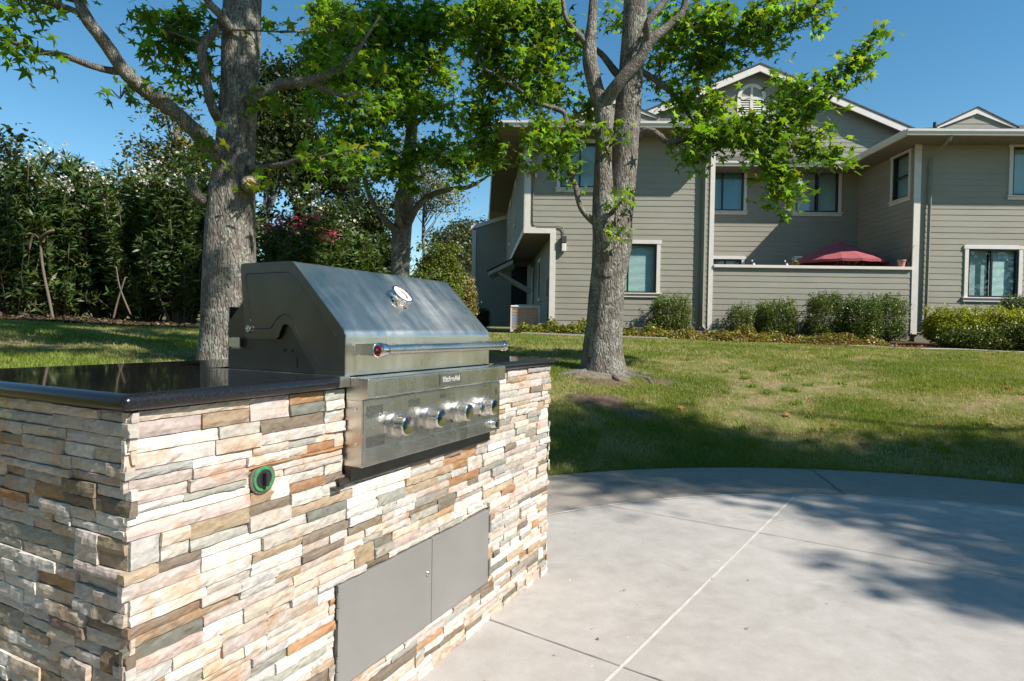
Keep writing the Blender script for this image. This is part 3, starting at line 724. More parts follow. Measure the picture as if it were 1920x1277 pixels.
def window(mp, a0, a1, z0, z1, style='blind', tw=.095, sill=True, top=True, parent=bld, label=None, split=.5):
    """outer trim bounds; returns the wall opening"""
    t = MB(); dp = .045
    bx(t, mp, a0, a0+tw, z0+.11, z1-tw, -.01, dp); bx(t, mp, a1-tw, a1, z0+.11, z1-tw, -.01, dp)
    bx(t, mp, a0-.03, a1+.03, z1-tw, z1, -.01, dp+.008)
    bx(t, mp, a0-.02, a1+.02, z0, z0+.085, -.01, dp+.004); bx(t, mp, a0-.05, a1+.05, z0+.085, z0+.115, -.01, dp+.035)
    w = t.build('window', M['trim'], parent, bevel=.003)
    if label: w['label'] = label
    i0, i1, j0, j1 = a0+tw, a1-tw, z0+.115, z1-tw; e = .045
    s_ = MB(); bx(s_, mp, i0, i0+e, j0, j1, -.05, .02); bx(s_, mp, i1-e, i1, j0, j1, -.05, .02); bx(s_, mp, i0+e, i1-e, j0, j0+e, -.05, .02); bx(s_, mp, i0+e, i1-e, j1-e, j1, -.05, .02)
    m_ = i0+(i1-i0)*split
    if style == 'hung': bx(s_, mp, i0+e, i1-e, (j0+j1)/2-.02, (j0+j1)/2+.02, -.045, .012)
    else: bx(s_, mp, m_-.022, m_+.022, j0+e, j1-e, -.045, .012)
    s_.build('window_sash', M['sash'], w)
    g = MB().add([mp(i0+e, j0+e, -.026), mp(i1-e, j0+e, -.026), mp(i1-e, j1-e, -.026), mp(i0+e, j1-e, -.026)], [(0, 1, 2, 3)]); g.build('window_pane', M['glass'], w)
    rm = MB(); q = [mp(i0, j0, -.05), mp(i1, j0, -.05), mp(i1, j1, -.05), mp(i0, j1, -.05), mp(i0, j0, -.9), mp(i1, j0, -.9), mp(i1, j1, -.9), mp(i0, j1, -.9)]
    rm.add(q, [(4, 5, 6, 7), (0, 1, 5, 4), (1, 2, 6, 5), (2, 3, 7, 6), (3, 0, 4, 7)]); rm.build('room_interior', M['shade_dark'], w)
    if style in ('blind', 'hung', 'half', 'blue'):
        b_ = MB(); z = j0+.05; lo, hi = i0+.02, i1-.02
        if style == 'half': lo = m_+.01
        st = .030
        while z < j1-.03:
            b_.add([mp(lo, z, -.10), mp(hi, z, -.10), mp(hi, z+st*.86, -.118), mp(lo, z+st*.86, -.118)], [(0, 1, 2, 3)]); z += st
        b_.build('window_blind', M['bluecurtain'] if style == 'blue' else M['blind'], w)
    if style == 'half':
        b_ = MB(); bx(b_, mp, i0+.04, m_-.02, j0+.02, j1-.02, -.16, -.15); b_.build('curtain', M['curtain'], w)
    return (a0+tw*.5, a1-tw*.5, z0+.05, z1-tw*.5)
Z0, ZE, ZE2 = 1.18, 6.20, 6.05
def rect(p, q, t=0.):
    a = fac(*p, t); b = fac(*q, t); return a[0], b[0], b[1], a[1]
h1_ = window(front(0), *rect((1045, 262), (1130, 361)), 'blind', label='upper window half hidden by the near tree trunk')
h2_ = window(front(0), *rect((1136, 450), (1236, 558)), 'blind', label='lower window beside the near tree trunk', split=.40)
siding('front_wall', front(0), .50, 4.63, Z0, ZE, [h1_, h2_]); siding('front_wall', front(0), -.28, .50, 3.72, ZE, [h1_])
# side walls of the left wing
hs1 = window(lside, 3.9, 4.7, 4.5, 6.0, 'hung'); hs2 = window(lside, 7.2, 8.0, 4.3, 6.0, 'hung')
siding('side_wall', lside, .01, 11.0, 3.72, ZE, [hs1, hs2])
hs3 = window(lside2, 3.1, 3.9, 2.0, 3.35, 'hung', label='narrow window under the overhang')
siding('side_wall', lside2, .01, 11.0, Z0, 3.64, [hs3])
for ar in ((front(0), -.30, -.14, 3.80, ZE, .0, .035), (front(0), -.30, .545, 3.64, 3.80, .0, .036), (front(0), .395, .545, Z0-.05, 3.64, .0, .035),
           (lside, -.035, .09, 3.645, ZE, .0, .034), (lside, .09, 7.5, 3.645, 3.79, .0, .034), (lside2, -.034, .09, Z0-.05, 3.635, .0, .03), (front(0), 4.56, 4.68, Z0-.05, ZE, .0, .036)):
    bx(MB(), *ar).build('corner_board', M['trim'], bld, bevel=.003)
# jetty soffit
so = MB(); so.add([(-.29, -.0, 3.642), (.5, -.0, 3.642), (.5+SK*11, 11, 3.642), (-.29+SK*11, 11, 3.642)], [(0, 1, 2, 3)]); so.build('overhang_soffit', M['soffit'], bld)
# far return walls
def farclip(z, lo, hi): return (max(lo, -2.75+max(0, (z-5.55)/.30)), hi)
siding('rear_wall', front(11.0), -2.75, .1, Z0, 6.05, clip=farclip)
r_ = MB(); r_.hexa([(-2.85, 10.93, 5.45), (-1.25, 10.93, 5.95), (-1.25, 11.2, 5.95), (-2.85, 11.2, 5.45), (-2.85, 10.93, 5.62), (-1.25, 10.93, 6.12), (-1.25, 11.2, 6.12), (-2.85, 11.2, 5.62)])
bx(r_, front(11), -2.80, -2.62, Z0, 5.44, .0, .04); r_.build('rear_trim', M['trim'], bld)
siding('rear_side_wall', lambda a, z, d: (-2.75-d, a, z), 11.0, 17, Z0, 5.5)
siding('recess_wall', front(8.9), -.95, .5+SK*8.9, Z0, 3.64, mat=M['shade_dark'])  # boards coloured near-black to hold the deep shade of the recess
# awning over side door
aw = MB(); tA = 5.6
def q3(s, t, z): return (s, t, z)
aw.hexa([(-1.65, tA, 2.98), (-.78, tA, 3.42), (-.78, tA+1.9, 3.42), (-1.65, tA+1.9, 2.98), (-1.65, tA, 3.12), (-.78, tA, 3.56), (-.78, tA+1.9, 3.56), (-1.65, tA+1.9, 3.12)])
awo = aw.build('door_awning', M['trim'], bld)
MB().hexa([(-1.70, tA-.03, 3.125), (-.76, tA-.03, 3.60), (-.76, tA+1.95, 3.60), (-1.70, tA+1.95, 3.125), (-1.70, tA-.03, 3.16), (-.76, tA-.03, 3.635), (-.76, tA+1.95, 3.635), (-1.70, tA+1.95, 3.16)]).build('awning_shingles', M['shingle'], awo)
for tt in (tA+.1, tA+1.7):
    MB().tube([(-1.3, tt, 3.10), (-.12, tt, 2.46)], .055, 4).tube([(-.07, tt, 1.2), (-.07, tt, 3.3)], .05, 4).build('awning_bracket', M['trim'], awo)
# gas/electric box on lower side wall
MB().box((.33, 1.05, 2.05), (.42, 1.35, 2.5)).tube([(.39, 1.0, 1.2), (.39, 1.0, 2.6)], .02, 8).build('meter_box', M['siding'], bld)
# middle (set-back) wall
TM = 3.05
hm1 = window(front(TM), *rect((1328, 309), (1399, 403), TM), 'blue', label='upper window with blue shade, beside the corner board', split=.36)
hm2 = window(front(TM), *rect((1487, 317), (1576, 406), TM), 'half', label='upper window over the red umbrella', split=.52)
hm3 = window(front(TM), *rect((1326, 480), (1394, 560), TM), 'half', label='lower window mostly hidden by the patio wall')
hm4 = window(front(TM), *rect((1486, 482), (1590, 560), TM), 'half')
siding('patio_back_wall', front(TM), 4.6, 9.93, Z0, ZE2, [hm1, hm2, hm3, hm4])
siding('left_wing_return_wall', lambda a, z, d: (4.63+d, a, z), .02, TM, Z0, ZE)
# right wing
hr = window(rside, .32, 1.26, 4.69, 6.08, 'hung', label='window on the shaded side wall of the right wing')
siding('right_wing_side_wall', rside, .02, TM, Z0, ZE2, [hr])
hr1 = window(front(0), *rect((1808, 460), (1913, 567)), 'half', label='lower window at the right edge of the picture', split=.48)
hr2 = window(front(0), *rect((1892, 269), (1985, 376)), 'half', label='upper window cut by the right edge of the picture')
siding('right_wing_front_wall', front(0), 9.93, 16.5, Z0, ZE2, [hr1, hr2])
bx(MB(), front(0), 9.79, 9.955, Z0-.05, ZE2, .0, .036).build('corner_board', M['trim'], bld, bevel=.003); bx(MB(), rside, -.034, .09, Z0-.05, ZE2, .028, .060).build('corner_board', M['trim'], bld, bevel=.003)
# eaves, soffits, gutters, roofs
OVH = .75; RS = .36; SL, SR = ZE-.005, ZE2-.005
def slab(mb, pts, th=.05): 
    n = len(pts); mb.add(list(pts)+[(x, y, z-th) for x, y, z in pts], [tuple(range(n)), tuple(range(2*n-1, n-1, -1))]+[(i, (i+1) % n, n+(i+1) % n, n+i)[::-1] for i in range(n)])
sf = MB()
sf.box((-1.03, -OVH, SL), (4.9, .0, SL+.015)); sf.hexa([(-1.03, 0, SL), (-.20, 0, SL), (-.20+SK*13, 13, SL), (-1.03+SK*13, 13, SL), (-1.03, 0, SL+.015), (-.20, 0, SL+.015), (-.20+SK*13, 13, SL+.015), (-1.03+SK*13, 13, SL+.015)])
for i in range(42):
    t = .3*i; sf.box((-1.0+SK*t, t, SL-.012), (-.30+SK*t, t+.012, SL-.001))
sf.build('soffit', M['soffit'], bld)
sf = MB(); sf.box((4.9, TM-OVH, SR), (9.18, TM, SR+.015)); sf.box((4.63, .0, SR), (4.9, TM-OVH, SR+.015)); sf.box((9.18, -OVH, SR), (16.5, 0, SR+.015)); sf.box((9.18, .0, SR), (9.93, TM, SR+.015))
sf.build('soffit', M['soffit'], bld)
gt = MB()
def gutter(mb, p, q, h=.14, w=.11):   # K-style gutter run
    p = Vector(p); q = Vector(q); d = (q-p).normalized(); nn = Vector((d.y, -d.x, 0))
    prof = [(0, 0), (w*.62, 0), (w*.7, h*.3), (w*.98, h*.62), (w, h), (w-.012, h+.004), (0, h)]
    mb.add([p+nn*a+Vector((0, 0, b)) for a, b in prof]+[q+nn*a+Vector((0, 0, b)) for a, b in prof], [tuple(range(6, -1, -1)), tuple(range(7, 14))]+[(i, (i+1) % 7, 7+(i+1) % 7, 7+i) for i in range(7)])
gutter(gt, (-1.03, -OVH, SL), (4.95, -OVH, SL)); gutter(gt, (-1.03+SK*13, 13, SL), (-1.03, -OVH-.06, SL), .14, .06); gutter(gt, (4.95, -OVH, SL), (4.95, TM-OVH, SL))
gt.build('gutter', M['gutter'], bld, angle=30); gt = MB()
gutter(gt, (4.90, TM-OVH, SR), (9.18, TM-OVH, SR)); gutter(gt, (9.18, TM-OVH, SR), (9.18, -OVH-.05, SR)); gutter(gt, (9.11, -OVH, SR), (16.5, -OVH, SR))
gt.build('gutter', M['gutter'], bld, angle=30)
rf = MB(); ZL1 = SL+.145; ZR1 = SR+.145; RUN = 4.2; TB = -OVH+RUN
slab(rf, [(-1.05, -OVH-.04, ZL1), (4.95, -OVH-.04, ZL1), (4.95, TB, ZL1+RS*RUN), (-1.05+RUN, TB, ZL1+RS*RUN)]); slab(rf, [(-1.05, -OVH-.04, ZL1), (-1.05+RUN, TB, ZL1+RS*RUN), (2.2, 13, ZL1+RS*RUN), (-1.05+SK*13.5, 13, ZL1)])
slab(rf, [(4.85, TM-OVH-.04, ZR1), (9.20, TM-OVH-.04, ZR1), (9.20, 4.9, ZR1+RS*2.6), (4.85, 4.9, ZR1+RS*2.6)])
slab(rf, [(9.14, -OVH-.04, ZR1), (16.5, -OVH-.04, ZR1), (16.5, TB, ZR1+RS*RUN), (9.14+RUN, TB, ZR1+RS*RUN)]); slab(rf, [(9.14, -OVH-.04, ZR1), (9.14+RUN, TB, ZR1+RS*RUN), (9.14+RUN, 10, ZR1+RS*RUN), (9.14, 10, ZR1)])
# main gable roof
GT = 4.5; AP = (7.24, 9.86); GS = .42
for s_ in (-1, 1):
    x1 = AP[0]+s_*6.6; slab(rf, [(AP[0], GT-.35, AP[1]+.06), (x1, GT-.35, AP[1]+.06-GS*6.6), (x1, 13, AP[1]+.06-GS*6.6), (AP[0], 13, AP[1]+.06)][::s_])
# gablets
def gablet(sc, zb, hw, rise, t):
    for s_ in (-1, 1):
        slab(rf, [(sc, t-.02, zb+rise+.05), (sc+s_*(hw+.05), t-.02, zb+.02), (sc+s_*(hw+.05), t+2.5, zb+.02), (sc, t+2.5, zb+rise+.05)][::s_], .03)
        MB().hexa([(sc, t-.0, zb+rise-.13), (sc+s_*hw, t-.0, zb-.02-.02), (sc+s_*hw, t+.05, zb-.04), (sc, t+.05, zb+rise-.13), (sc, t-.0, zb+rise+.015), (sc+s_*hw, t-.0, zb+.005), (sc+s_*hw, t+.05, zb+.005), (sc, t+.05, zb+rise+.015)]).build('rake_board', M['trim'], bld)
    siding('gablet_wall', front(t+.06), sc-hw, sc+hw, zb-.1, zb+rise, clip=lambda z, lo, hi: (sc-hw*max(0, 1-(z-zb)/rise), sc+hw*max(0, 1-(z-zb)/rise)))
g1 = fac(1833, 203, .2); g2 = fac(1757, 238, .2); gablet(g1[0], g2[1], g1[0]-g2[0], g1[1]-g2[1], .2)
g3 = fac(1070, 219, .2); g4 = fac(1232, 222, .2); gablet((g3[0]+g4[0])/2, g3[1], (g4[0]-g3[0])/2, g1[1]-g2[1], .2)
for s_ in (-1, 1):   # main rakes
    x1 = AP[0]+s_*6.5; z1_ = AP[1]-GS*6.5
    MB().hexa([(AP[0], GT-.33, AP[1]-.22), (x1, GT-.33, z1_-.22), (x1, GT-.27, z1_-.22), (AP[0], GT-.27, AP[1]-.22), (AP[0], GT-.33, AP[1]), (x1, GT-.33, z1_), (x1, GT-.27, z1_), (AP[0], GT-.27, AP[1])]).build('rake_board', M['trim'], bld)
rf.build('roof', M['shingle'], bld)
MB().tube([(*fac(1752, 246, 1.2), 0)[:1]+(1.2, 6.6), (*fac(1752, 246, 1.2), 0)[:1]+(1.2, 7.02)], .04, 10).build('vent_pipe', M['sash'], bld)
vt = fac(1408, 158, GT)
VW, VH, VZ = .36, .46, fac(1408, 222, GT)[1]; VT = vt[1]; VS = vt[0]+.02
siding('gable_wall', front(GT), .6, 13.8, 6.9, AP[1]-.02, [(VS-VW, VS+VW, VZ, VT-.12)], clip=lambda z, lo, hi: (AP[0]-max(0, (AP[1]-.02-z)/GS), AP[0]+max(0, (AP[1]-.02-z)/GS)))
# arched louvre vent
av = MB(); rO = .47; cz = VT-rO
def arch(mb, r0, r1, d0, d1, n=16):
    for i in range(n):
        a, b = math.pi*i/n, math.pi*(i+1)/n; P = lambda r, q, d: (VS+r*math.cos(q), GT-d, cz+r*math.sin(q))
        mb.hexa([P(r0, a, d0), P(r1, a, d0), P(r1, b, d0), P(r0, b, d0), P(r0, a, d1), P(r1, a, d1), P(r1, b, d1), P(r0, b, d1)])
arch(av, .36, rO, .0, .06); bx(av, front(GT), VS-rO, VS-.36, VZ-.1, cz, 0, .06); bx(av, front(GT), VS+.36, VS+rO, VZ-.1, cz, 0, .06)
bx(av, front(GT), VS-.36, VS+.36, cz-.06, cz+.04, .0, .058); bx(av, front(GT), VS-.04, VS+.04, cz+.04, VT-.1, .0, .056); bx(av, front(GT), VS-.05, VS+.05, VZ-.1, cz-.06, 0, .05)
bx(av, front(GT), VS-rO, VS+rO, VZ-.2, VZ-.1, 0, .07)
avo = av.build('gable_vent', M['trim'], bld)
lv = MB(); z = VZ-.08
while z < cz-.08:
    lv.add([(VS-.36, GT-.045, z), (VS+.36, GT-.045, z), (VS+.36, GT-.01, z+.06), (VS-.36, GT-.01, z+.06)], [(0, 1, 2, 3)]); z += .075
lv.build('louvre_slats', M['trim'], avo)
ap = MB(); ap.add([(VS+.37*math.cos(math.pi*i/16), GT-.03, cz+.37*math.sin(math.pi*i/16)) for i in range(17)], [tuple(range(17))]); ap.build('arch_panel', M['siding'], avo)
MB().box((VS-.37, GT-.005, VZ-.1), (VS+.37, GT, cz)).build('vent_shadow_board', M['shade_dark'], avo)
# downspouts
def dspout(pts, w=.075):
    m_ = MB(); m_.tube(pts, w*.62, 4); return m_.build('downspout', M['downspout'], bld)
dspout([(4.40, -.085, ZE), (4.40, -.085, Z0+.1), (4.42, -.16, Z0), (4.45, -.28, Z0-.05)], .1)
a_ = fac(1782, 262, -.75); b_ = fac(1742, 302)
dspout([(a_[0], -.79, SR+.02), (a_[0]-.02, -.75, SR-.1), (b_[0]+.02, -.10, b_[1]+.05), (b_[0], -.085, b_[1]-.08), (b_[0]-.02, -.085, 1.3)])
# wall lamp, conduit, small camera
lm = empty('wall_lantern', wld(*(fac(1057, 458)[0], -.02), fac(1057, 458)[1]), -PH, 'small rectangular lantern on the wall left of the near tree', 'wall lamp')
MB().box((-.07, -.12, .02), (.07, .0, .2), bev=.01).build('lantern_hood', M['lampbody'], lm)
MB().box((-.06, -.11, -.20), (.06, -.01, .02), bev=.015).build('lantern_glass', M['lamp'], lm)
cx, cz_ = fac(1057, 458)
MB().tube([(-.07, -.035, 5.1), (-.07, -.035, 4.0), (-.03, -.035, 3.86), (.06, -.045, 3.82), (.62, -.045, 3.82), (cx-.04, -.045, 3.80), (cx, -.045, 3.70), (cx, -.045, cz_+.2)], .014, 6).build('conduit', M['conduit'], bld)
c_ = fac(997, 325); cam_ = empty('security_floodlight', wld(c_[0], -.03, c_[1]), -PH, 'small cream floodlight box high on the left corner of the building', 'floodlight')
MB().hexa([(-.10, -.28, -.03), (.12, -.22, -.0), (.12, .0, .0), (-.10, .0, -.03), (-.10, -.28, .05), (.12, -.22, .09), (.12, .0, .09), (-.10, .0, .05)]).build('floodlight_housing', M['wood'], cam_)
MB().box((.09, -.08, -.12), (.14, 0.0, -.0)).build('floodlight_arm', M['trim'], cam_)

# patio wall
pw = empty('patio_wall', wld(4.68, 0, Z0), -PH, 'chest-high olive lap-sided patio wall with cream cap before the umbrella', 'wall')
def pwf(a, z, d): return (a-4.68, -d, z-Z0)
siding('wall_siding', pwf, 4.69, 9.785, Z0, 2.80, parent=pw, phase=1.23)
m_ = MB(); bx(m_, pwf, 4.69, 9.785, 2.80, 2.875, -.14, .07); m_.build('wall_cap', M['trim'], pw, bevel=.004)
m_ = MB(); bx(m_, pwf, 4.69, 9.785, Z0-.2, Z0, -.10, .012); m_.build('wall_footing', M['mortar'], pw)
m_ = MB(); bx(m_, pwf, 4.69, 9.785, Z0-.1, 2.80, -.12, -.10); m_.build('wall_back', M['siding'], pw)
MB().box((-.3, 0.02, .85), (4.6, 0.3, Z0-.005)).build('foundation', M['mortar'], bld); MB().box((9.93, .02, .8), (16.5, .3, Z0-.005)).build('foundation', M['mortar'], bld)

# AC condenser
p0 = at(986, 612, 17.4); ac = empty('air_conditioner', (p0[0]-.02, 17.4, 1.02), -PH, 'beige outdoor air conditioner condenser beside the building corner', 'air conditioner')
MB().box((-.40, -.36, 0), (.40, .36, .06)).box((-.41, -.37, .66), (.41, .37, .72), bev=.02).box((-.30, -.27, .72), (.30, .27, .75), bev=.02).box((-.40, -.36, .06), (-.36, -.32, .66)).box((.36, -.36, .06), (.40, -.32, .66)).box((-.40, .32, .06), (-.36, .36, .66)).box((-.02, -.365, .06), (-.005, -.35, .66)).build('condenser_case', M['acbody'], ac)
MB().box((-.355, -.33, .06), (.355, .33, .655)).build('condenser_coil', M['accoil'], ac)
m_ = MB()
for i in range(14): m_.box((-.36, -.350, .085+i*.042), (.36, -.340, .092+i*.042)); m_.box((-.402, -.32, .085+i*.042), (-.385, .32, .099+i*.042))
m_.build('louvre_grille', M['acbody'], ac)

# market umbrella
uc = at(1571, 470, 17.7); um = empty('patio_umbrella', (uc[0], 17.7, 1.25), 0, 'faded red patio umbrella open behind the olive patio wall', 'umbrella')
zr = at(1571, 493, 17.7)[2]-1.25; za = at(1571, 455, 17.7)[2]-1.25; NR = 16; rr_ = 1.27
m_ = MB(); vs = []; K = 9
for k in range(K):
    f = k/(K-1); 
    for i in range(NR*4):
        a = 2*math.pi*i/(NR*4); ph_ = (i % 4)/4; scal = 1-.018*math.sin(math.pi*ph_)*f
        r = max(.02, rr_*f*scal); z = za-(za-zr)*(f**1.25)-.012*math.sin(math.pi*ph_)*f
        vs.append((r*math.cos(a), r*math.sin(a), z))
n4 = NR*4; fs = [(k*n4+i, k*n4+n4+i, k*n4+n4+(i+1) % n4, k*n4+(i+1) % n4) for k in range(K-1) for i in range(n4)]
lo = len(vs)
for i in range(n4):
    x, y, z = vs[(K-1)*n4+i]; vs.append((x*.995, y*.995, z-.07))
fs += [((K-1)*n4+i, lo+i, lo+(i+1) % n4, (K-1)*n4+(i+1) % n4) for i in range(n4)]
m_.add(vs, fs); cn = m_.build('umbrella_canopy', M['umbrella'], um, smooth=False)
MB().lathe([(.16, za-.05), (.13, za+.02), (.05, za+.06), (.02, za+.11)], Matrix(), 16).build('umbrella_vent_cap', M['umbrella'], um, angle=40)
MB().tube([(0, 0, -.3), (0, 0, za)], .022, 10).build('umbrella_pole', M['wood'], um)
for i in range(8):
    a = 2*math.pi*i/8; MB().tube([(0, 0, za-.03), (rr_*.97*math.cos(a), rr_*.97*math.sin(a), zr-.03)], .009, 5).build('umbrella_rib', M['wood'], um)
# pots on the wall cap
def pot(px, t, r, h, mat, label, plant=None):
    s, z = fac(px, 500, t); e = empty('flower_pot', wld(s, t, 2.876), 0, label, 'flower pot')
    MB().lathe([(r*.68, 0), (r*.95, h*.82), (r*1.06, h*.82), (r*1.06, h), (r*.93, h), (r*.88, h*.86)], Matrix(), 22).build('pot_body', mat, e, angle=40)
    if plant:
        m_ = MB(); rp = random.Random(5)
        for _ in range(9):
            a = rp.uniform(0, 6.28); l = rp.uniform(.2, .42); m_.tube([(0, 0, h*.8), (.05*math.cos(a), .05*math.sin(a), h+l*.5), (.14*math.cos(a+.4), .14*math.sin(a+.4), h+l)], .005, 4)
        m_.build('dry_stems', M['twig'], e)
    return e
pot(1690, .06, .10, .19, M['terracotta'], 'pink terracotta pot at the right end of the patio wall cap')
pot(1704, .07, .065, .16, M['potdark'], 'small dark pot with dry stems by the corner board', True)
def dome(px, label):
    s, z = fac(px, 500, .3); e = empty('grill_cover_dome', wld(s, .35, 2.70), 0, label, 'patio ornament')
    Mx = Matrix.Translation((0, 0, .1)); MB().lathe([(.12, 0), (.125, .08), (.10, .15), (.06, .19), (.015, .21)], Mx, 20).build('dome_shell', M['dark_steel'], e, angle=50)
    MB().lathe([(.02, .31), (.025, .33), (.01, .35)], Matrix(), 10).build('dome_knob', M['lamp'], e)
    MB().tube([(0, 0, -1.5), (0, 0, .1)], .03, 8).build('dome_post', M['dark_steel'], e)
dome(1411, 'small grey domed ornament above the patio wall, left one of two'); dome(1473, 'small grey domed ornament above the patio wall, nearest the umbrella')
# distant fence left of the building
p0 = at(872, 552, 30); fe = empty('low_fence', (p0[0]-3, 30, 1.2), 0, 'low grey board fence left of the building, far behind', 'fence')
m_ = MB()
for i in range(26): m_.box((i*.15, 0, 0), (i*.15+.14, .03, 1.5))
m_.build('fence_boards', M['siding'], fe); MB().box((-.05, -.03, 1.5), (4, .06, 1.58)).build('fence_cap', M['trim'], fe)

# ------------------------------------------------------------------ foliage tools
def star_template():
    t = [90, 25, 155, -38, 218]; rt = {90: 1., 25: .92, 155: .92, -38: .62, 218: .62}
    tips = [-38, 25, 90, 155, 218]; pts = [(0, -.18)]; ang = [-75, -8, 57, 123, 188, 255]
    nr = [.20, .34, .40, .40, .34, .20]
    V = [(0, 0, 0)]
    for a, r in zip(ang, nr): V.append((r*math.cos(R(a)), r*math.sin(R(a)), -.02))
    for a in tips: r = rt[a]; V.append((r*math.cos(R(a)), r*math.sin(R(a)), -.22*r*r))
    Fq = [(0, 1+i, 7+i, 2+i) for i in range(5)]
    return np.array(V), np.array(Fq)
STAR = star_template()
LANCE = (np.array([(0, 0, 0), (.13, .45, .02), (0, 1, -.10), (-.13, .45, .02)], float), np.array([(0, 1, 2, 3)]))
OVAL = (np.array([(0, 0, 0), (.33, .5, .03), (0, 1, -.06), (-.33, .5, .03)], float), np.array([(0, 1, 2, 3)]))
def scatter(P, size, tmpl, rng, nz=.6, tilt=1., dirs=None):
    """place a leaf template at every point. returns V,F"""
    N = len(P); n = rng.normal(0, 1, (N, 3))*tilt; n[:, 2] = np.abs(n[:, 2])+nz; n /= np.linalg.norm(n, axis=1)[:, None]
    t = rng.normal(0, 1, (N, 3)) if dirs is None else dirs+rng.normal(0, .35, (N, 3))
    if dirs is not None:  # leaf axis follows dirs, normal perpendicular
        t /= np.linalg.norm(t, axis=1)[:, None]; n = n-t*(n*t).sum(1)[:, None]; n /= np.linalg.norm(n, axis=1)[:, None]+1e-9
    else:
        t[:, 2] -= .5; t = t-n*(n*t).sum(1)[:, None]; t /= np.linalg.norm(t, axis=1)[:, None]+1e-9
    b = np.cross(t, n); V0, F0 = tmpl; s = np.asarray(size).reshape(-1, 1, 1)*np.ones((N, 1, 1)); curl = rng.uniform(-.6, 2.6, (N, 1, 1)); wx = rng.uniform(.7, 1.1, (N, 1, 1))
    V = P[:, None, :]+s*(V0[None, :, 0:1]*wx*b[:, None, :]+V0[None, :, 1:2]*t[:, None, :]+V0[None, :, 2:3]*curl*n[:, None, :])
    Fc = F0[None]+(np.arange(N)*len(V0))[:, None, None]
    return V.reshape(-1, 3), Fc.reshape(-1, F0.shape[1])
def colours(N, k, base, var, rng, yellow=.12, ycol=(.30, .30, .03)):
    c = np.array(base)[None]*(1+rng.normal(0, var, (N, 1))); c = c*(1+rng.normal(0, .08, (N, 3)))
    y = rng.random(N) < yellow; c[y] = c[y]*.4+np.array(ycol)*.6
    return np.repeat(np.clip(c, .004, .8), k, 0)
def blob_points(blobs, dens, rng, clump=.16, per=9):
    """blobs: list (x,y,z,rx,ry,rz). clumpy points inside; returns points, clump centres"""
    P = []; Cn = []
    for (x, y, z, rx, ry, rz) in blobs:
        vol = 4.19*rx*ry*rz; n = max(3, int(dens*vol**.8/per))
        d = rng.normal(0, 1, (n, 3)); d /= np.linalg.norm(d, axis=1)[:, None]; rad = rng.random((n, 1))**.42
        c = np.array([x, y, z])+d*rad*np.array([rx, ry, rz])
        m_ = rng.integers(int(per*.4), int(per*1.6)+1, n); cc = np.repeat(c, m_, 0)
        P.append(cc+rng.normal(0, clump, cc.shape)*np.array([1, 1, .75])); Cn.append(c)
    return np.concatenate(P), np.concatenate(Cn)
def pb(px, py, Y, rx, ry, rd=None):   # ellipsoid from its place in view, true size at depth Y
    p = at(px, py, Y); k = Y/F_; rd = rd or (rx+ry)/2*k
    return (p[0], p[1], p[2], rx*k, rd, ry*k)
def smooth_line(pts, n=6):
    P = [np.array(p, float) for p in pts]; out = []
    for i in range(len(P)-1):
        p0 = P[max(0, i-1)]; p1 = P[i]; p2 = P[i+1]; p3 = P[min(len(P)-1, i+2)]
        for k in range(n):
            t = k/n; out.append(.5*((2*p1)+(-p0+p2)*t+(2*p0-5*p1+4*p2-p3)*t*t+(-p0+3*p1-3*p2+p3)*t**3))
    out.append(P[-1]); return out
def limb(mb, pts, n=10, seg=6, jit=.12):
    """pts: (x,y,z,r)"""
    q = smooth_line(pts, seg); mb.tube([p[:3] for p in q], [max(.004, p[3]) for p in q], n, jitter=jit)
def pl(lst):   # (px,py,Y,rpx) -> world limb
    out = []
    for px, py, Y, r in lst:
        p = at(px, py, Y); out.append((p[0], p[1], p[2], r*Y/F_))
    return out
def trunk_mesh(pts, n=56, seg=14, flute=.05, seed=0, flare=0):
    q = smooth_line(pts, seg); mb = MB(); vs = []
    zb = q[0][2]
    for p in q:
        for j in range(n):
            a = 2*math.pi*j/n; c, s = math.cos(a), math.sin(a)
            r = p[3]*(1+flute*noise.noise(Vector((c*1.4+seed, s*1.4, p[2]*.7)))+.022*noise.noise(Vector((c*7+seed, s*7, p[2]*2.4)))+.018*noise.noise(Vector((c*19, s*19+seed, p[2]*4))))
            r *= 1+flare*math.exp(-(p[2]-zb)/.16)*(.55+.6*noise.noise(Vector((c*2.2, s*2.2, seed+4))))
            vs.append((p[0]+r*c, p[1]+r*s, p[2]))
    m_ = len(q); mb.add(vs, [(i*n+j, i*n+(j+1) % n, (i+1)*n+(j+1) % n, (i+1)*n+j) for i in range(m_-1) for j in range(n)]+[tuple(range((m_-1)*n, m_*n))])
    return mb
def twigs(mb, centres, anchors, rng, r=.006, frac=.6):
    A = np.array(anchors)
    for c in centres:
        if rng.random() > frac: continue
        d = np.linalg.norm(A-c, axis=1); k = int(np.argmin(d+rng.random(len(A))*.15)); a = A[k]
        if d[k] > 1.6: continue
        m_ = (a+c)/2+rng.normal(0, .05, 3)+np.array([0, 0, .04]); mb.tube([a, m_, c], [r, r*.7, r*.4], 4, cap=False)

